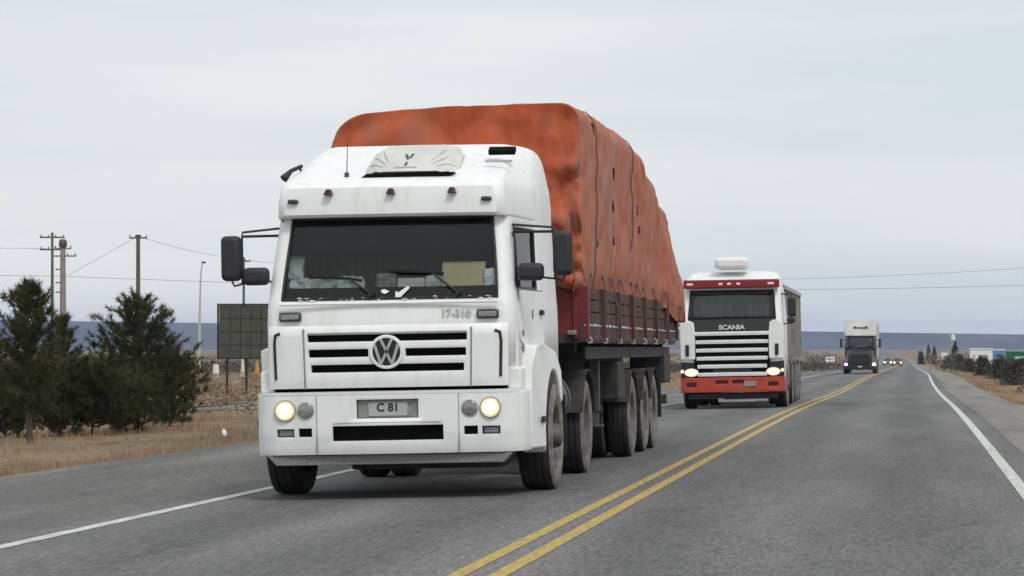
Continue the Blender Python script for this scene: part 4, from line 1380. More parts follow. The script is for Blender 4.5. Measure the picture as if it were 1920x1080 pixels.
# lashings from the hem to the hooks of the side rail, slanting one way then the other
rl_ = random.Random(5)
for k in range(21):
    y0 = 0.32 + k * 0.52
    ya = min(TL - 0.1, max(0.1, y0 + (0.26 if k % 2 else -0.26) + rl_.uniform(-0.08, 0.08)))
    pa = Vector(tarp_pt(ya, 0.965)) + Vector((0.02, 0, 0))
    pb = Vector((TW + 0.062, y0, 1.46))
    b = MB(); b.tube([pa, (pa + pb) / 2 + Vector((0.03, 0, 0)), pb], 0.006, 5)
    b.build('lashing', M['ropetan'], tp)
    b = MB(); b.lathe([(-0.006, 0.012), (0.012, 0.03), (0.012, 0.012), (-0.006, 0.012)], 10, tuple(pa)); b.build('eyelet', M['plate'], tp)
rp = random.Random(11)
for k in range(9):
    y = rp.uniform(0.4, 6.5); c = rp.uniform(0.71, 0.93)
    p = Vector(tarp_pt(y, c))
    sz = rp.uniform(0.02, 0.045)
    b = MB()
    poly = [(sz * 0.7 * math.cos(a) * rp.uniform(0.5, 1.3), sz * 1.7 * math.sin(a) * rp.uniform(0.5, 1.3)) for a in np.linspace(0, 2 * math.pi, 8)[:-1]]
    b.prism(poly, lambda a, c_: (p.x + 0.014, p.y + a * 2.2, p.z + c_), lambda a, c_: (p.x - 0.02, p.y + a * 2.2, p.z + c_))
    b.build('torn_patch', M['redgate'] if k % 2 else M['darkhole'], tp)

# ================================================================== TRUCK 2: white cab, orange-red bumper
T2Y, T2X = 65.6, -4.17
t2 = thing('cab_truck', (T2X, T2Y, zsurf(T2X, T2Y + 2)), 'white truck with orange-red bumper and dark red visor following the tarped trailer', 'truck', rot=(0, T1R, 0))
us2 = [-1, -0.975, -0.6, -0.3, 0, 0.3, 0.6, 0.975, 1]
lv2 = [(0.75, 1.22, 0.06, 0.14), (1.20, 1.22, 0.04, 0.14), (1.70, 1.22, 0.05, 0.14), (2.10, 1.215, 0.10, 0.14), (2.20, 1.21, 0.13, 0.14), (2.75, 1.17, 0.33, 0.14), (2.83, 1.16, 0.36, 0.14), (3.00, 1.13, 0.40, 0.18),
       (3.08, 1.11, 0.50, 0.22), (3.16, 1.08, 0.75, 0.30), (3.24, 1.02, 1.1, 0.28), (3.29, 0.90, 1.5, 0.2)]
def holes2(k, i):
    z0 = lv2[k][0]
    if 1 <= i < NU - 2 and 2.10 - 1e-6 <= z0 < 2.83 - 1e-6:
        return True
    n = len(us2) + 2 * NA + 2 * len(ss) + 4
    r0 = NU + NA; l0 = n - NA - len(ss)
    return 2.20 - 1e-6 <= z0 < 2.75 - 1e-6 and (i == r0 + 1 or i == l0 + len(ss) - 3)
cab_loft('cab_shell', lv2, us2, ss, M['whiteflat'], t2, holes2, yb=2.2)
lv_keep = lv
lv = lv2
front_sheet('windscreen', 2.103, 2.827, -0.972, 0.972, 0.01, M['glass'], t2)
lv = lv_keep
b = MB(); b.box((0, 1.3, 1.7), (2.2, 1.7, 0.05)); b.box((0, 2.1, 2.4), (2.2, 0.04, 1.2)); b.build('cab_lining', M['interior'], t2)
rbox('dashboard', (0, 0.5, 2.02), (2.1, 0.6, 0.24), M['interior'], t2, 0.05)
b = MB(); b.box((0, 1.5, 2.35), (2.0, 0.05, 0.75)); b.build('bunk_curtain', M['curtain'], t2)
for s_ in (-1, 1):
    b = MB(); b.box((s_ * 0.55, 1.2, 2.15), (0.5, 0.14, 0.8)); b.build('seat', M['curtain'], t2, bevel=0.04)
# black panel under the windscreen, lettering
b = MB()
b.prism([(-0.98, 2.13), (0.98, 2.13), (0.88, 1.84), (-0.88, 1.84)], lambda a, c: (a, 0.02 + (c - 1.84) * 0.18 + 0.03 * a * a, c), lambda a, c: (a, 0.10 + (c - 1.84) * 0.1, c))
bpn = b.build('front_panel', M['black'], t2, bevel=0.01)
textmesh('lettering', 'SCANIA', 0.155, M['chrome'], bpn, (0, 0.035, 1.925), (R(80), 0, 0), 0.02, bold=0.006, sx=1.12)
# grille
def gp2(u, z):
    return (u, -0.05 + 0.04 * (u / 1.0) ** 2, z)
rbox('grille_backing', (0, 0.025, 1.28), (1.80, 0.04, 1.08), M['darkhole'], t2, 0)
for z, hw in ((1.785, 0.88), (1.590, 0.86), (1.392, 0.85), (1.20, 0.84), (1.010, 0.82), (0.820, 0.82)):
    b = MB(); vs = []
    xs_ = np.linspace(-hw, hw, 15)
    for x in xs_:
        y = gp2(x, z)[1]
        vs += [(x, y + 0.03, z - 0.044), (x, y, z - 0.037), (x, y - 0.008, z + 0.026), (x, y + 0.04, z + 0.048)]
    fs = []
    for k in range(14):
        for q in range(4):
            fs.append((4 * k + q, 4 * k + (q + 1) % 4, 4 * k + 4 + (q + 1) % 4, 4 * k + 4 + q))
    fs += [(0, 1, 2, 3), (56, 57, 58, 59)]
    b.add(vs, fs); b.build('grille_slat', M['whiteflat'], t2, smooth=30)
for s_ in (-1, 1):
    b = MB()
    b.prism([(0.90, 2.06), (1.08, 2.10), (1.22, 2.02), (1.235, 1.80), (1.22, 1.18), (0.87, 1.18), (0.87, 1.78)], lambda a, c: (s_ * a, -0.01 + 0.30 * max(0, a - 0.95) ** 2 * 3, c), lambda a, c: (s_ * a, 0.2, c))
    ck = b.build('corner_panel', M['whiteflat'], t2, bevel=0.02)
    rbox('air_slit', (s_ * 1.06, -0.002, 1.40), (0.085, 0.03, 0.27), M['black'], ck, 0.02)
    b = MB(); b.prism([(0.80, 1.10), (1.22, 1.13), (1.22, 0.76), (0.80, 0.76)], lambda a, c: (s_ * a, 0.02 + 0.2 * max(0, a - 0.95) ** 2 * 3, c), lambda a, c: (s_ * a, 0.2, c))
    hb_ = b.build('headlight', M['black'], t2, bevel=0.01)
    b = MB(); b.lathe([(0, 0.10), (-0.02, 0.095), (-0.05, 0.06), (-0.055, 0.002)], 20, (0, 0, 0), axis='y')
    q = b.build('lit_lens', M['headlamp'], hb_, smooth=60); q.location = (s_ * 0.965, 0.02, 0.875); q.scale = (1.75, 1, 1)
    q = disc('indicator', (s_ * 1.185, 0.035, 0.905), 0.045, 0.03, M['headlamp'], hb_, 14, dome=0.01)
    m_ = rbox('mirror', (s_ * 1.42, 0.30, 2.40), (0.20, 0.16, 0.46), M['mirror_black'], t2, 0.05)
    rbox('wide_angle_mirror', (s_ * 1.40, 0.28, 2.08), (0.18, 0.14, 0.14), M['mirror_black'], m_, 0.04)
    b = MB(); b.tube([(s_ * 1.12, 0.5, 2.72), (s_ * 1.40, 0.34, 2.68), (s_ * 1.40, 0.34, 2.0), (s_ * 1.2, 0.5, 2.0)], 0.02, 6); b.build('mirror_arm', M['black'], t2)
    wheel(t2, s_ * 1.09, 1.40, 0.52, 0.31, s_, 0.03)
    wheel(t2, s_ * 1.08, 4.9, 0.52, 0.30, s_, -0.1)
    wheel(t2, s_ * 0.75, 4.9, 0.52, 0.30, s_, -0.1)
    arc = [(1.40 + 0.62 * math.cos(a), 0.52 + 0.64 * math.sin(a)) for a in np.linspace(math.pi * 0.98, 0.15, 12)]
    b = MB(); b.prism([(0.5, 0.45), (0.76, 0.45)] + arc + [(2.15, 0.7), (2.15, 1.30), (0.5, 1.30)], lambda a, c: (s_ * 1.05, a, c), lambda a, c: (s_ * 1.236, a, c))
    b.build('fender', M['greywhite'], t2, bevel=0.01)
    b = MB(); b.box((s_ * 0.95, 3.1, 0.78), (0.5, 1.3, 0.5)); b.build('fuel_tank', M['tank'], t2, bevel=0.05)
def wrap2(u, z):
    return wrap(u, z + 0.3, 1.235, 0.26, -0.04)[:2] + (z,)
bz2 = [0.40, 0.45, 0.60, 0.72, 0.75]
bu2 = hole_panel(uu, bz2, [(-0.40, -0.10, 0.60, 0.68), (0.0, 0.28, 0.60, 0.68), (-1.08, -0.85, 0.53, 0.63), (0.85, 1.08, 0.53, 0.63)], wrap2, 0.03, 'bumper', M['scared'], t2, bevel=0.006)
rbox('bumper_backing', (0, 0.10, 0.58), (2.3, 0.1, 0.30), M['visorred'], bu2, 0)
for s_ in (-1, 1):
    rbox('fog_lamp', (s_ * 0.97, 0.03, 0.58), (0.24, 0.04, 0.11), M['marker'], bu2, 0.01)
rbox('number_plate', (0.42, -0.062, 0.59), (0.30, 0.02, 0.12), M['plate'], bu2, 0.005)
rbox('lower_valance', (0, 0.25, 0.31), (2.1, 0.2, 0.16), M['black'], t2, 0.02)
rbox('tow_bar', (0.10, 0.12, 0.19), (0.80, 0.05, 0.05), M['greytext'], t2, 0.01)
rbox('tow_bar_end', (-0.28, 0.12, 0.21), (0.14, 0.06, 0.09), M['greytext'], t2, 0.01)
vs_ = rbox('sun_visor', (0, 0.24, 2.965), (2.27, 0.26, 0.20), M['visorred'], t2, 0.03)
for x in (-0.98, -0.25, -0.05, 0.17, 0.94):
    rbox('marker_lamp', (x, 0.108, 2.965), (0.15 if abs(x) > 0.5 else 0.09, 0.02, 0.05), M['lamp_soft'], vs_, 0.01)
rc = rbox('roof_cooler', (-0.02, 1.0, 3.47), (0.80, 0.9, 0.28), M['whiteflat'], t2, 0.09, 4)
b = MB(); b.box((0, 2.6, 0.90), (0.9, 5.2, 0.3)); b.box((0, 1.4, 0.52), (1.8, 0.14, 0.14)); b.box((0, 4.9, 0.52), (1.6, 0.2, 0.25)); b.box((0, 0.9, 0.62), (1.3, 0.9, 0.4))
b.build('chassis', M['chassis'], t2)
# trailer of truck 2: grey-white ribbed tipper body
tr2 = thing('tipper_trailer', (T2X - 0.12, T2Y + 2.75, zsurf(T2X, T2Y + 6)), 'grey-white ribbed trailer behind the truck with the orange-red bumper', 'trailer', rot=(0, T1R, 0))
b = MB(); b.prism([(0, 1.25), (11, 1.25), (11, 3.05), (0.25, 3.05), (0, 2.9)], lambda a, c: (-1.19, a, c), lambda a, c: (1.19, a, c))
bd = b.build('body', M['trailergrey'], tr2, bevel=0.02)
for s_ in (-1, 1):
    for k in range(10):
        rbox('rib', (s_ * 1.21, 0.3 + k * 1.15, 2.1), (0.06, 0.10, 1.6), M['trailergrey'], bd, 0.01)
    rbox('top_rail', (s_ * 1.21, 5.6, 2.95), (0.08, 10.7, 0.1), M['marker'], bd, 0.01)
    for yy in (6.5, 7.8, 9.1):
        wheel(tr2, s_ * 1.10, yy, 0.52, 0.30, s_, -0.1)
    rbox('tool_box', (s_ * 1.0, 4.6, 0.9), (0.4, 0.9, 0.5), M['tank'], tr2, 0.03)
    b = MB(); b.box((s_ * 1.0, 3.4, 0.75), (0.1, 0.1, 0.9)); b.build('landing_leg', M['tank'], tr2)
b = MB(); b.box((0, 5.6, 1.10), (1.1, 10.6, 0.26))
for yy in (6.5, 7.8, 9.1): b.box((0, yy, 0.6), (2.0, 0.14, 0.14)); b.box((0, yy, 0.85), (1.0, 0.3, 0.4))
b.build('chassis', M['chassis'], tr2)

# ================================================================== TRUCK 3: dark long-nosed truck
T3Y = 199.0
T3X = (1612.6 - VX) / 26.1
t3 = thing('bonneted_truck', (T3X, T3Y, zsurf(T3X, T3Y)), 'dark long-nosed truck with tall pale roof fairing far along the road', 'truck')
b = MB()
vs, fs = [], []
hood = [(0.0, 0.72, 0.60, 1.45), (0.35, 0.80, 0.55, 1.60), (1.4, 0.95, 0.6, 1.80), (1.75, 1.05, 0.6, 1.9)]
for y, hw, z0, z1 in hood:
    vs += [(-hw, y, z0), (-hw, y, z1 - 0.2), (-hw * 0.8, y, z1), (hw * 0.8, y, z1), (hw, y, z1 - 0.2), (hw, y, z0)]
for k in range(3):
    for i in range(5):
        fs.append((6 * k + i, 6 * k + i + 1, 6 * k + 7 + i, 6 * k + 6 + i))
fs.append((0, 1, 2, 3, 4, 5))
b.add(vs, fs); b.build('bonnet', M['darkpaint'], t3, bevel=0.03)
rbox('grille', (0, -0.02, 1.05), (1.15, 0.06, 0.78), M['black'], t3, 0.03)
for s_ in (-1, 1):
    b = MB(); b.prism([(0.62, 0.55), (1.20, 0.55), (1.22, 0.95), (1.02, 1.30), (0.84, 1.70), (0.74, 1.40)], lambda a, c: (s_ * a, 0.18 + (c - 0.55) * 0.75, c), lambda a, c: (s_ * a, 0.9 + (c - 0.55) * 0.6, c))
    b.build('front_fender', M['tank'], t3, bevel=0.03)
    hl = rbox('headlight', (s_ * 1.01, 0.18, 0.68), (0.34, 0.12, 0.34), M['black'], t3, 0.05)
    disc('lit_lens', (s_ * 1.01, 0.10, 0.66), 0.13, 0.02, M['headlamp_pink'] if s_ < 0 else M['headlamp_far'], hl, 18, dome=0.03)
    rbox('mirror', (s_ * 1.40, 1.9, 2.22), (0.18, 0.14, 0.62), M['mirror_black'], t3, 0.04)
    b = MB(); b.tube([(s_ * 1.1, 2.1, 2.48), (s_ * 1.38, 1.95, 2.46)], 0.02, 6); b.tube([(s_ * 1.1, 2.1, 1.95), (s_ * 1.38, 1.95, 1.98)], 0.02, 6); b.build('mirror_arm', M['black'], t3)
    wheel(t3, s_ * 1.05, 0.95, 0.50, 0.30, s_, 0)
    for yy in (5.2, 6.5):
        wheel(t3, s_ * 1.06, yy, 0.50, 0.34, s_, -0.1)
rbox('bumper', (0, -0.02, 0.45), (2.30, 0.2, 0.30), M['black'], t3, 0.05)
rbox('number_plate', (0.0, -0.13, 0.52), (0.30, 0.02, 0.14), M['greytext'], t3, 0.005)
lv3 = [(0.9, 1.13, 1.72, 0.12), (1.85, 1.13, 1.74, 0.14), (2.70, 1.08, 1.98, 0.16), (2.78, 1.08, 2.0, 0.16)]
cab_loft('cab_shell', [l + (3.9,) for l in lv3], us, ss, M['darkpaint'], t3, None, yb=3.9, solid=0)
lv = [l for l in lv3]
front_sheet('windscreen', 1.86, 2.66, -0.93, 0.93, -0.012, M['pane'], t3, nz_=3)
lv = lv_keep
for s_ in (-1, 1):
    b = MB(); b.tube([(s_ * 1.02, 1.75, 1.86), (s_ * 0.98, 2.0, 2.72)], 0.06, 6); b.build('pillar', M['tank'], t3)
b = MB(); b.prism([(1.90, 2.74), (1.98, 2.72), (3.85, 2.72), (3.85, 3.88), (2.75, 3.88), (2.2, 3.3)], lambda a, c: (-1.17, a, c), lambda a, c: (1.17, a, c))
rf = b.build('roof_fairing', M['greywhite'], t3, bevel=0.08, segs=3)
for s_ in (-1, 1):
    rbox('roof_lamp', (s_ * 0.42, 2.16, 3.38), (0.18, 0.18, 0.10), M['lamp_dark'], rf, 0.02)
rbox('roof_bar', (0, 2.16, 3.37), (0.7, 0.14, 0.03), M['lamp_grey'], rf, 0.01)
b = MB(); b.tube([(-0.45, 1.70, 1.90), (0.0, 1.62, 2.0), (0.45, 1.68, 1.96)], 0.03, 6); b.build('bonnet_vent', M['lamp_grey'], t3)
b = MB(); b.box((0, 3.6, 0.8), (0.9, 6.4, 0.35)); b.box((0, 0.95, 0.5), (1.9, 0.15, 0.15)); b.box((0, 5.85, 0.55), (1.8, 1.5, 0.2)); b.build('chassis', M['chassis'], t3)
tr3 = thing('box_trailer', (T3X, T3Y + 4.6, zsurf(T3X, T3Y + 10)), 'pale box trailer hidden behind the dark long-nosed truck', 'trailer')
b = MB(); b.box((0, 5.5, 2.45), (2.4, 10.5, 2.5)); b.build('body', M['greywhite'], tr3, bevel=0.03)
b = MB(); b.box((0, 5.5, 1.05), (1.0, 10, 0.3)); b.build('frame', M['chassis'], tr3)
for s_ in (-1, 1):
    for yy in (7.5, 8.8): wheel(tr3, s_ * 1.04, yy, 0.5, 0.3, s_, -0.1)
    b = MB(); b.box((s_ * 0.9, 2.9, 0.6), (0.12, 0.12, 1.1)); b.build('landing_leg', M['tank'], tr3)
b = MB()
for yy in (7.5, 8.8): b.box((0, yy, 0.7), (1.9, 0.14, 0.7))
b.build('axles', M['chassis'], tr3)

# ================================================================== far cars
def car(x, y, paint, label, lit=(1, 1), emat=None, group=None):
    c = thing('car', (x, y, zsurf(x, y)), label, 'car', group)
    side = [(0, 0.35), (0, 0.72), (0.15, 0.82), (1.1, 0.95), (1.75, 1.42), (3.2, 1.44), (3.9, 1.0), (4.2, 0.9), (4.25, 0.4)]
    b = MB(); b.prism(side, lambda a, q: (-0.86 + 0.14 * max(0, q - 0.9), a, q), lambda a, q: (0.86 - 0.14 * max(0, q - 0.9), a, q))
    b.build('body', paint, c, bevel=0.06)
    b = MB(); b.add([(-0.72, 1.10, 0.985), (0.72, 1.10, 0.985), (0.66, 1.70, 1.40), (-0.66, 1.70, 1.40)], [(0, 1, 2, 3)]); 
    o = b.build('windscreen', M['pane'], c, solid=0.03)
    rbox('grille', (0, -0.01, 0.62), (0.8, 0.04, 0.16), M['black'], c, 0.01)
    for k, s_ in enumerate((-1, 1)):
        h_ = disc('headlight', (s_ * 0.62, 0.02, 0.68), 0.13, 0.05, emat or M['headlamp_far'], c, 14, dome=0.02)
        for yy in (0.85, 3.4):
            wheel(c, s_ * 0.74, yy, 0.32, 0.20, s_, 0)
    return c
car(-4.30, 552, M['carpaint'], 'grey car with lit headlights far off beside the dark truck, left of two')
car(-2.25, 536, M['carred'], 'reddish car with lit headlights far off, right of the two distant cars')
q = G(1556, 684)
wc = thing('parked_van', (q.x, q.y, q.z), 'small white parked van beyond the verge left of the dark truck', 'van', rot=(0, 0, 0))
b = MB(); b.prism([(0, 0.35), (0, 0.9), (0.7, 1.05), (1.2, 1.75), (4.0, 1.8), (4.1, 0.4)], lambda a, c: (-0.95, a, c), lambda a, c: (0.95, a, c)); b.build('body', M['whiteflat'], wc, bevel=0.08)
b = MB(); b.add([(-0.8, 0.72, 1.12), (0.8, 0.72, 1.12), (0.75, 1.10, 1.66), (-0.75, 1.10, 1.66)], [(0, 1, 2, 3)]); b.build('windscreen', M['lamp_grey'], wc, solid=0.03)
for s_ in (-1, 1):
    rbox('headlight', (s_ * 0.7, -0.01, 0.72), (0.25, 0.04, 0.15), M['lamp_grey'], wc, 0.02)
    for yy in (0.8, 3.3): wheel(wc, s_ * 0.82, yy, 0.34, 0.2, s_, 0)

# ================================================================== vegetation
def needles(rng, centers, dirs, per, ln, wd):
    """numpy tufts of thin triangles"""
    n = len(centers)
    C = np.repeat(np.asarray(centers), per, axis=0)
    D = np.repeat(np.asarray(dirs), per, axis=0)
    d = D * rng.uniform(0.2, 1.1, (n * per, 1)) + rng.normal(0, 0.55, (n * per, 3))
    d /= np.linalg.norm(d, axis=1, keepdims=True) + 1e-9
    L = ln * rng.uniform(0.6, 1.25, (n * per, 1))
    side = np.cross(d, rng.normal(0, 1, (n * per, 3)))
    side /= np.linalg.norm(side, axis=1, keepdims=True) + 1e-9
    base = C + D * rng.uniform(-0.06, 0.06, (n * per, 1))
    v = np.stack([base - side * wd, base + side * wd, base + d * L], axis=1).reshape(-1, 3)
    f = np.arange(len(v)).reshape(-1, 3)
    return v, f

def pine(pos, H, spread, seed, label, low=0.12, dens=1.0, sparse_top=0.0, lean=0.0, roundness=0.0, material=None):
    rng = np.random.default_rng(seed)
    root = thing('pine_tree', pos, label, 'tree', 'young pines on the left verge')
    b = MB()
    tp_ = [Vector((lean * H * t + 0.03 * math.sin(t * 7 + seed), 0.03 * math.cos(t * 5 + seed), H * t - 0.1 * (t == 0))) for t in np.linspace(0, 0.96, 9)]
    b.tube(tp_, [0.055 * H / 2.8 * (1 - 0.9 * t) + 0.006 for t in np.linspace(0, 1, 9)], 8)
    cs, ds = [], []
    nb = int(56 * dens)
    for k in range(nb):
        t = low + (0.97 - low) * (k / nb) ** 0.9
        z = t * H
        L = spread * ((1 - t) ** (0.75 - 0.35 * roundness) * 1.0 + 0.05) * rng.uniform(0.5, 1.25)
        if t < low + 0.15:
            L *= 0.7
        az = k * 2.39996 + rng.uniform(-0.4, 0.4)
        el = 0.10 + 0.75 * t + rng.uniform(-0.15, 0.15)
        hd = Vector((math.cos(az), math.sin(az), 0))
        p0 = Vector((lean * z, 0, z))
        pts = []
        for s_ in np.linspace(0, 1, 6):
            pts.append(p0 + hd * L * s_ * math.cos(el * 0.6) + Vector((0, 0, L * (math.sin(el) * 0.5 * s_ + 0.35 * s_ * s_))))
        b.tube(pts, [0.016 * (1 - s_) + 0.004 for s_ in np.linspace(0, 1, 6)], 5)
        nt = max(4, int(L / 0.065))
        for q in range(nt):
            s_ = 0.25 + 0.75 * (q + rng.uniform(0, 1)) / nt
            i0 = min(4, int(s_ * 5)); fr = s_ * 5 - i0
            p = pts[i0].lerp(pts[i0 + 1], fr)
            jit = Vector(rng.normal(0, 0.075, 3)) * min(1, L * 1.3)
            dirv = (hd * 0.6 + Vector((0, 0, 0.75)) + jit * 3).normalized()
            cs.append(tuple(p + jit)); ds.append(tuple(dirv))
    # candle at the tip
    for z in np.linspace(0.84 * H, 1.0 * H, 9):
        cs.append((lean * z + rng.normal(0, 0.03), rng.normal(0, 0.03), z - 0.06)); ds.append((0, 0, 1))
    b.build('trunk', M['bark'], root, smooth=60)
    v, f = needles(rng, cs, ds, int(40 * (1 - 0.3 * sparse_top)), 0.14, 0.007)
    npmesh('crown', v, f, material or M['needle'], root)
    return root
def pine_px(px, py, ptop, wpx, seed, label, **kw):
    p = G(px, py)
    s_ = F / p.y
    return pine(p, (py - ptop) / s_, wpx / 2 / s_, seed, label, **kw)
pine_px(52, 832, 530, 180, 1, 'tallest dark pine at far left, its bare trunk foot in dry grass', low=0.18, dens=1.35, roundness=0.5)
pine_px(-42, 822, 585, 190, 2, 'dark pine cut by the left edge of the picture', low=0.12, dens=1.2)
pine_px(118, 800, 590, 150, 3, 'thin-topped pine in front of the twin concrete power poles', low=0.12, dens=0.95, sparse_top=0.5)
pine_px(176, 818, 690, 200, 4, 'low rounded yellowish pine between the two tall pines', low=0.14, dens=1.3, roundness=1.0, material=M['needle2'])
pine_px(258, 806, 556, 225, 5, 'conical dark pine in front of the single wooden power pole', low=0.05, dens=1.5, roundness=0.45)
pine_px(318, 800, 655, 150, 6, 'short pine at the right end of the pine row', low=0.05, dens=1.1, roundness=0.6)
pine_px(8, 822, 705, 170, 7, 'low bushy pine at the left edge in front of the tallest pine', low=0.05, dens=0.9, roundness=1.0)
pine_px(108, 820, 700, 170, 8, 'low bushy pine right of the tallest pine trunk', low=0.05, dens=1.0, roundness=1.0, material=M['needle2'])
pine_px(228, 812, 712, 170, 9, 'low bushy pine at the foot of the conical pine', low=0.04, dens=1.0, roundness=1.0, material=M['needle2'])

def blades(rng, pts, per, hmin, hmax, wd, spread, lean=0.5):
    n = len(pts)
    C = np.repeat(np.asarray(pts), per, axis=0)
    m = n * per
    C[:, 0] += rng.normal(0, spread, m); C[:, 1] += rng.normal(0, spread, m)
    h = rng.uniform(hmin, hmax, (m, 1))
    az = rng.uniform(0, 2 * math.pi, m)
    d = np.stack([np.cos(az) * lean * rng.uniform(0, 1, m), np.sin(az) * lean * rng.uniform(0, 1, m), np.ones(m)], axis=1)
    s_ = np.stack([np.sin(az), -np.cos(az), np.zeros(m)], axis=1) * wd
    v = np.stack([C - s_, C + s_, C + d * h], axis=1).reshape(-1, 3)
    return v, np.arange(3 * m).reshape(-1, 3)
rng = np.random.default_rng(42)
pts = []
for _ in range(11000):
    y = rng.uniform(30, 125) if rng.uniform() < 0.8 else rng.uniform(125, 240)
    x = SHL - 0.15 - rng.exponential(7.0 if y < 125 else 22)
    if noise.noise(Vector((x * 0.4, y * 0.25, 8))) < -0.02 and x < SHL - 0.5:
        continue
    pts.append((x, y, zground(x, y) - 0.02))
v1, f1 = blades(rng, pts, 16, 0.05, 0.22, 0.006, 0.14)
pts = []
for _ in range(2600):
    y = rng.uniform(45, 260)
    x = SHR + cx(y) + 0.1 + rng.exponential(2.0)
    if noise.noise(Vector((x * 0.5, y * 0.1, 2))) < -0.05:
        continue
    pts.append((x, y, zground(x, y) - 0.02))
v2, f2 = blades(rng, pts, 14, 0.05, 0.22, 0.007, 0.12)
g_ = npmesh('dry_grass', np.vstack([v1, v2]), np.vstack([f1, f2 + len(v1)]), M['grass'])
tag(kind(g_, 'stuff'), 'dry straw-coloured grass along both verges', 'grass')

# steppe scrub on the plain
def shrub_cloud(rng, places, per, leaf):
    vs_, n = [], 0
    for (x, y, z, rx, h) in places:
        a = rng.uniform(0, 2 * math.pi, per); rr_ = np.sqrt(rng.uniform(0, 1, per)); u = rng.uniform(0, 1, per)
        prof = np.sqrt(np.clip(1 - (u * 0.95) ** 2, 0, 1))
        c = np.stack([x + rx * rr_ * prof * np.cos(a), y + rx * rr_ * prof * np.sin(a), z + h * u], axis=1)
        d1 = rng.normal(0, 1, (per, 3)); d2 = rng.normal(0, 1, (per, 3))
        d1 /= np.linalg.norm(d1, axis=1, keepdims=True); d2 /= np.linalg.norm(d2, axis=1, keepdims=True)
        L = leaf * h * rng.uniform(0.5, 1.2, (per, 1))
        vs_.append(np.stack([c - d1 * L, c + d1 * L, c + d2 * L * 1.3], axis=1).reshape(-1, 3))
    v = np.vstack(vs_)
    return v, np.arange(len(v)).reshape(-1, 3)
places = []
for _ in range(1500):
    y = 75 + rng.exponential(160)
    x = -13 - rng.uniform(0, 1) * (8 + y * 0.36)
    if y > 900: continue
    h = rng.uniform(0.25, 0.75)
    places.append((x, y, zground(x, y) - 0.05, h * rng.uniform(0.8, 1.6), h))
for _ in range(500):
    y = 260 + rng.exponential(250)
    x = 9 + cx(y) + rng.uniform(0, 1) * (10 + y * 0.1)
    if y > 1400: continue
    h = rng.uniform(0.3, 0.9)
    places.append((x, y, zground(x, y) - 0.05, h * rng.uniform(0.8, 1.6), h))
v, f = shrub_cloud(rng, places, 90, 0.085)
tag(kind(npmesh('steppe_scrub', v, f, M['scrub']), 'stuff'), 'low grey-brown scrub scattered over the plain', 'scrub')
places = []
for k in range(1900):
    y = 270 + rng.exponential(420)
    if y > 2500:
        continue
    px = rng.uniform(-150, 1575) if k < 1600 else rng.uniform(1775, 2050)
    x = (px - VX) * y / F
    h = rng.uniform(0.4, 1.0) * (1 + y / 900)
    places.append((x, y, zground(x, y) - 0.1, h * 2.4, h))
v, f = shrub_cloud(rng, places, 60, 0.14)
tag(kind(npmesh('far_thicket', v, f, M['hedge']), 'stuff'), 'far dark band of brush under the distant hills', 'brush')

# dark roadside bushes on the right, each its own plant
def bush(px, py, ptop, wpx, seed, label):
    p = G(px, py, False)
    s_ = F / p.y
    h = (py - ptop) / s_
    root = thing('roadside_bush', p, label, 'bush', 'dark bushes along the right verge')
    rg = np.random.default_rng(seed)
    v, f = shrub_cloud(rg, [(0, 0, 0.02, wpx / 2 / s_, h)] + [(rg.uniform(-0.5, 0.5) * wpx / 2 / s_, rg.uniform(-0.5, 0.5) * wpx / 2 / s_, 0.02, wpx / 2 / s_ * rg.uniform(0.3, 0.7), h * rg.uniform(0.6, 1.25)) for _ in range(5)], 620, 0.05)
    npmesh('foliage', v, f, M['hedge'], root)
    b = MB()
    for k in range(7):
        a = rg.uniform(0, 6.28); r_ = wpx / 2 / s_ * rg.uniform(0.2, 0.7)
        b.tube([(0, 0, -0.05), (0.4 * r_ * math.cos(a), 0.4 * r_ * math.sin(a), 0.35 * h), (r_ * math.cos(a), r_ * math.sin(a), 0.8 * h)], [0.02, 0.014, 0.006], 5)
    b.build('stems', M['bark'], root)
bl = [(1945, 736, 672, 90), (1900, 722, 674, 72), (1868, 712, 675, 52), (1842, 705, 673, 44), (1818, 698, 672, 38), (1800, 694, 668, 30), (1772, 690, 668, 30), (1728, 684, 664, 16)]
bw = ['bush nearest the right edge of the picture', 'large dark bush below the green road sign', 'dark bush below the blue kiosk', 'dark bush in front of the white kiosk',
      'dark bush left of the white kiosk', 'small dark bush beside the single small pine', 'low bush between the small pines on the right', 'farthest tiny bush by the right white line']
for k, (a, c, d, e) in enumerate(bl):
    bush(a, c, d, e, 100 + k, bw[k])
def small_pine(px, py, ptop, wpx, seed, label):
    p = G(px, py, False)
    s_ = F / p.y
    H, sp = (py - ptop) / s_, wpx / 2 / s_
    root = thing('pine_tree', p, label, 'tree', 'small pines on the right verge')
    rg = np.random.default_rng(seed)
    b = MB(); b.cyl((0, 0, -0.1), (0, 0, H * 0.95), 0.05, 0.01, 6); b.build('trunk', M['bark'], root)
    n = 260
    u = rg.uniform(0.06, 1, n) ; a = rg.uniform(0, 6.28, n); r_ = sp * (1 - u) ** 0.85 * np.sqrt(rg.uniform(0.1, 1, n)) * (1 + 0.25 * np.sin(a * 3 + seed))
    cs = np.stack([r_ * np.cos(a), r_ * np.sin(a), u * H], axis=1)
    ds = np.stack([np.cos(a) * 0.6, np.sin(a) * 0.6, np.full(n, 0.7)], axis=1)
    v, f = needles(rg, cs, ds, 14, 0.26, 0.02)
    npmesh('crown', v, f, M['needle'], root)
small_pine(1741, 684, 647, 18, 21, 'left one of the pair of small pines right of the road')
small_pine(1752, 687, 649, 20, 22, 'right one of the pair of small pines right of the road')
small_pine(1791, 692, 642, 32, 23, 'single small pine standing right of the pine pair')
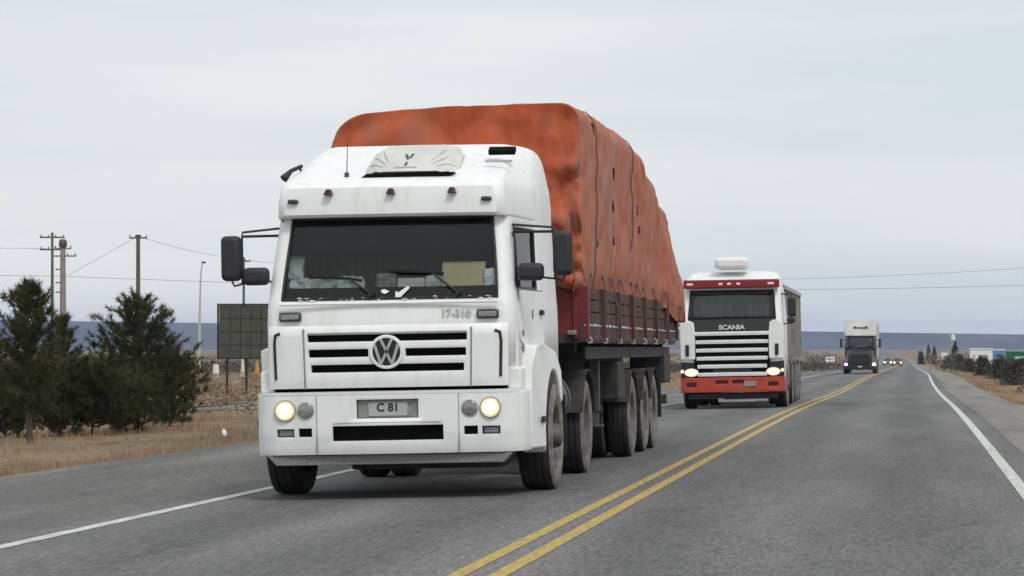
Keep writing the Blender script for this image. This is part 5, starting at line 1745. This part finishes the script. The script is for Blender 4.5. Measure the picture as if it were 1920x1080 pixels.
# leafless grey bush behind the parked van
p = G(1552, 672)
root = thing('bare_bush', p, 'grey leafless bush behind the white parked van', 'bush')
v, f = shrub_cloud(np.random.default_rng(5), [(0, 0, 0, 1.4, 2.6)], 700, 0.03); npmesh('twigs', v, f, M['scrub'], root)
b = MB(); b.cyl((0, 0, -0.1), (0, 0, 1.6), 0.06, 0.02, 6); b.build('stem', M['bark'], root)

# ================================================================== power poles, wires, lamp, signs
def pole(px, pbase, ptop, Y, arms, material, label, r0=0.16, r1=0.10, group='power poles on the plain'):
    X = (px - VX) * Y / F
    z0 = zground(X, Y)
    top = W(px, ptop, Y).z
    root = thing('power_pole', (X, Y, z0), label, 'power pole', group)
    b = MB(); b.cyl((0, 0, -0.3), (0, 0, top - z0), r0, r1, 12); b.build('post', material, root, smooth=40)
    for (pz, half, off) in arms:
        z = W(px, pz, Y).z - z0
        a = rbox('crossarm', (off, 0.0, z), (2 * half, 0.12, 0.13), material, root, 0.01)
        for s_ in (-1, -0.3, 0.3, 1):
            b = MB(); b.lathe([(0, 0.03), (0.04, 0.06), (0.08, 0.04), (0.12, 0.06), (0.18, 0.02)], 8, (off + s_ * half * 0.92, 0, z + 0.065), axis='z'); b.build('insulator', M['ceramic'], a, smooth=40)
    return root
PY_ = 236.0
P1 = pole(98, 690, 436, PY_, [(445, 1.05, 0), (468, 1.05, 0.0)], M['wood'], 'slim two-armed power pole at left, behind its thicker twin')
P2 = pole(118, 690, 452, PY_ - 6, [(480, 1.0, 0.1), (466, 0.7, 0)], M['concrete'], 'thick pale concrete power pole with a round transformer top', 0.30, 0.20)
b = MB(); zt = W(118, 456, PY_ - 6).z - P2.location.z
b.lathe([(-0.35, 0.02), (-0.34, 0.28), (-0.2, 0.33), (0.15, 0.33), (0.3, 0.24), (0.36, 0.02)], 16, (0, 0, zt), axis='z'); b.build('transformer', M['ceramic'], P2, smooth=40)
for k, zz in enumerate((505, 530, 548)):
    rbox('pole_bracket', (-0.25, 0, W(118, zz, PY_ - 6).z - P2.location.z), (0.7, 0.12, 0.10), M['ceramic'], P2, 0.01)
P3 = pole(259, 690, 440, PY_, [(446, 0.75, 0)], M['wood'], 'single wooden power pole above the conical pine', 0.20, 0.16)
P4 = pole(457, 690, 482, 285, [(490, 0.7, 0)], M['wood'], 'wooden power pole rising behind the dark billboard panel', 0.16, 0.11)
P5 = pole(2120, 700, 480, 285, [(490, 0.8, 0), (530, 0.8, 0)], M['wood'], 'power pole outside the right edge carrying the road-crossing wires')
P6 = pole(-330, 690, 450, 250, [(455, 0.9, 0), (500, 0.9, 0)], M['wood'], 'power pole outside the left edge carrying the plain wires')
def wire(a, c, sag, label, r=0.016):
    a, c = Vector(a), Vector(c)
    pts = []
    for k in range(25):
        t = k / 24
        p = a.lerp(c, t); p.z -= 4 * sag * t * (1 - t)
        pts.append(p)
    b = MB(); b.tube(pts, r, 5)
    tag(b.build('power_wire', M['wire'], smooth=80), label, 'wire', 'overhead power wires')
wire(W(268, 446, PY_), W(457, 486, 285), 0.25, 'wire running from the wooden pole down to the pole behind the billboard')
wire(W(128, 516, PY_ - 6), W(253, 446, PY_), 0.0, 'slanting wire from the concrete pole up to the single wooden pole')
wire(W(-330, 455, 250), W(88, 466, PY_), 0.1, 'upper wire entering from the left edge to the slim pole')
wire(W(-330, 506, 250), W(118, 518, PY_ - 6), 0.1, 'lower wire entering from the left edge to the concrete pole')
wire(W(118, 518, PY_ - 6), W(2120, 528, 285), 1.0, 'lower long wire crossing the sky behind all the trucks')
wire(W(457, 488, 285), W(2120, 486, 285), 2.1, 'upper long wire crossing the road behind the trucks')

# street lamp
LY = 262.0
X = (373 - VX) * LY / F
sl = thing('street_lamp', (X, LY, zground(X, LY)), 'tall pale street lamp with short curved arm left of the billboard', 'street lamp')
zb = W(373, 492, LY).z - sl.location.z
b = MB(); b.tube([(0, 0, -0.2), (0.06, 0, zb * 0.45), (0.16, 0, zb * 0.86), (0.26, 0, zb * 0.97), (0.40, 0, zb)], [0.16, 0.12, 0.075, 0.06, 0.05], 10); b.build('mast', M['galv'], sl, smooth=60)
rbox('lamp_head', (0.48, -0.05, zb), (0.42, 0.22, 0.16), M['tank'], sl, 0.05)

# dark billboard seen from behind: sheets on a frame with posts
BY = 122.0
bp_ = W(461, 570, BY)
zg = zground(bp_.x, BY)
bb = thing('billboard', (bp_.x, BY, zg), 'dark green-grey billboard panel standing left of the white truck', 'billboard')
sB = BY / F
hw = 52 * sB; zt = bp_.z - zg; zl = W(461, 672, BY).z - zg
nxp, nzp = 5, 4
for i in range(nxp):
    for j in range(nzp):
        x0 = -hw + 0.06 + i * (2 * hw - 0.12) / nxp; z0 = zl + j * (zt - zl - 0.06) / nzp
        dx, dz = (2 * hw - 0.12) / nxp, (zt - zl - 0.06) / nzp
        rbox('panel', (x0 + dx / 2, 0.004 * ((i + j) % 2), z0 + dz / 2), (dx - 0.025, 0.03, dz - 0.025), M['signback'], bb, 0.004)
b = MB(); b.box((0, 0.04, (zt + zl) / 2 - 0.02), (2 * hw - 0.1, 0.03, zt - zl - 0.08)); b.build('backing', M['signframe'], bb)
b = MB()
b.box((0, -0.01, zt - 0.02), (2 * hw + 0.04, 0.09, 0.07)); b.box((-hw, -0.01, (zt + zl) / 2), (0.07, 0.085, zt - zl)); b.box((hw, -0.01, (zt + zl) / 2), (0.07, 0.085, zt - zl)); b.box((0, -0.01, zl), (2 * hw, 0.08, 0.06))
b.build('border', M['signframe'], bb)
for x in (-hw * 0.7, 0, hw * 0.7):
    rbox('post', (x, 0.10, zl / 2 + 0.3 - 0.15), (0.09, 0.08, zl + 0.6 + 0.3), M['signframe'], bb, 0.01)

# small markers by the track
def marker(px, py, ptop, wpx, Y, material, name, label, cat, cone=False):
    X = (px - VX) * Y / F
    z0 = zground(X, Y)
    h = W(px, ptop, Y).z - z0; r_ = wpx / 2 * Y / F
    b = MB()
    if cone:
        b.lathe([(-0.03, r_ * 1.5), (0.05, r_ * 1.5), (0.06, r_), (h * 0.95, r_ * 0.35), (h, 0.01)], 14, axis='z')
    else:
        b.lathe([(-0.03, r_), (h * 0.28, r_), (h * 0.30, r_ * 1.06), (h * 0.34, r_ * 1.06), (h * 0.36, r_), (h * 0.9, r_ * 0.95), (h, r_ * 0.6), (h + 0.01, 0.01)], 14, axis='z')
    o = b.build(name, material, smooth=40)
    o.location = (X, Y, z0)
    tag(o, label, cat)
marker(343, 690, 680, 8, 225, M['bollard'], 'marker_post', 'white marker post left of the yellow drum beyond the pines', 'post')
marker(364, 690, 675, 13, 222, M['yellowpaint'], 'steel_drum', 'yellow drum at the foot of the street lamp', 'drum')
marker(405, 690, 683, 12, 210, M['bollard'], 'steel_drum', 'pale low drum between street lamp and billboard', 'drum')
marker(455, 690, 668, 9, 215, M['bollard'], 'marker_cone', 'pale tall cone under the billboard', 'cone', True)
marker(482, 690, 676, 13, 212, M['orangepaint'], 'marker_cone', 'orange cone under the right half of the billboard', 'cone', True)
# crumpled white litter in the grass
p = G(420, 828)
bm_ = bmesh.new(); bmesh.ops.create_icosphere(bm_, subdivisions=3, radius=0.055)
for v_ in bm_.verts:
    v_.co *= 1 + 0.5 * noise.noise(v_.co * 14)
    v_.co.z = max(v_.co.z * 1.1, -0.06)
me = bpy.data.meshes.new('plastic_bag'); bm_.to_mesh(me); bm_.free(); me.materials.append(M['litter'])
o = bpy.data.objects.new('plastic_bag', me); col.objects.link(o); o.location = p + Vector((0, 0, 0.16)); o.scale = (0.8, 0.8, 1.3); tag(o, 'crumpled white plastic bag lying in the dry grass', 'litter')

# far kiosks and road sign on the right
def kiosk(px0, px1, ptop, pbase, Y, wallm, label, name='kiosk', window=True):
    X = ((px0 + px1) / 2 - VX) * Y / F
    z0 = zground(X, Y)
    w_ = (px1 - px0) * Y / F
    h = W(px0, ptop, Y).z - z0
    k = thing(name, (X, Y, z0), label, 'building')
    b = MB(); b.box((0, w_ * 0.35, h / 2 - 0.1), (w_, w_ * 0.7, h + 0.2)); b.build('wall', wallm, k)
    rbox('roof', (0, w_ * 0.35, h + 0.06), (w_ * 1.05, w_ * 0.76, 0.14), M['whiteflat'], k, 0.02)
    if window:
        rbox('window', (w_ * 0.08, -0.02, h * 0.60), (w_ * 0.42, 0.05, h * 0.28), M['plate'], k, 0.02)
        rbox('door', (-w_ * 0.33, -0.02, h * 0.38), (w_ * 0.16, 0.05, h * 0.76), M['greywhite'], k, 0.02)
    return k
kiosk(1819, 1861, 655, 685, 330, M['whiteflat'], 'small white kiosk beyond the dark bushes on the right')
kiosk(1863, 1884, 657, 685, 345, M['blue'], 'small blue kiosk between the white kiosk and the green sign', window=False)
kiosk(1765, 1777, 662, 680, 800, M['whiteflat'], 'far white hut seen between the small pines', window=False)
SY = 215.0
X = (1912 - VX) * SY / F
gs = thing('road_sign', (X, SY, zground(X, SY)), 'green road sign board with pale lettering band above the bushes', 'road sign')
z1, z2 = W(0, 657, SY).z - gs.location.z, W(0, 676, SY).z - gs.location.z
rbox('board', (0, 0, (z1 + z2) / 2), (52 * SY / F, 0.05, z1 - z2), M['green'], gs, 0.02)
rbox('pale_band', (0.15, -0.032, z2 + 0.22), (26 * SY / F, 0.012, 0.20), M['mint'], gs, 0.004)
rbox('top_edge', (0, -0.032, z1 - 0.05), (50 * SY / F, 0.012, 0.05), M['mint'], gs, 0.004)
for s_ in (-1, 1):
    rbox('post', (s_ * 0.7, 0.07, z1 / 2 - 0.1), (0.09, 0.09, z1 + 0.1), M['galv'], gs, 0.01)
# white tank on a stand far off right, and a small white sign by the pines
TY = 800.0
X = (1787 - VX) * TY / F
wt = thing('water_tank', (X, TY, zground(X, TY)), 'far white water tank on a slim stand above the small pines', 'water tank')
zt = W(0, 627, TY).z - wt.location.z
b = MB(); b.lathe([(zt - 1.7, 0.02), (zt - 1.6, 0.6), (zt - 0.2, 0.6), (zt, 0.1)], 14, axis='z'); b.build('tank', M['whiteflat'], wt, smooth=40)
b = MB()
for a in range(4):
    b.cyl((0.5 * math.cos(a * 1.571 + 0.785), 0.5 * math.sin(a * 1.571 + 0.785), -0.2), (0.4 * math.cos(a * 1.571 + 0.785), 0.4 * math.sin(a * 1.571 + 0.785), zt - 1.6), 0.07, n=6)
b.build('stand', M['galv'], wt)
p = G(1734, 683, False)
rs = thing('round_sign', p, 'small round white sign left of the pine pair on the right verge', 'road sign')
hz = W(1734, 653, p.y).z - p.z
disc('board', (0, 0, hz), 0.16, 0.02, M['whiteflat'], rs, 18)
b = MB(); b.cyl((0, 0.03, -0.2), (0, 0.03, hz), 0.03, n=8); b.build('post', M['galv'], rs)

# ------------------------------------------------------------------ air
def haze():
    m = bpy.data.materials.new('haze_air')
    m.use_nodes = True
    t = m.node_tree
    t.nodes.clear()
    o = N(t, 'ShaderNodeOutputMaterial')
    pv = N(t, 'ShaderNodeVolumePrincipled')
    pv.inputs['Color'].default_value = (0.52, 0.66, 1.0, 1)
    pv.inputs['Density'].default_value = 0.00009
    pv.inputs['Anisotropy'].default_value = 0.0
    t.links.new(pv.outputs[0], o.inputs['Volume'])
    # bottom just below the lowest ground
    b2 = MB(); zlo, zhi = -5.0, 78.0
    b2.box(((-14500 + 9500) / 2, (-100 + 8600) / 2, (zlo + zhi) / 2), (24000, 8700, zhi - zlo))
    ob = b2.build('haze', m)
    kind(ob, 'stuff')
    ob['label'] = 'thin bluish air between the camera and the far hills'
    ob['category'] = 'haze'
haze()
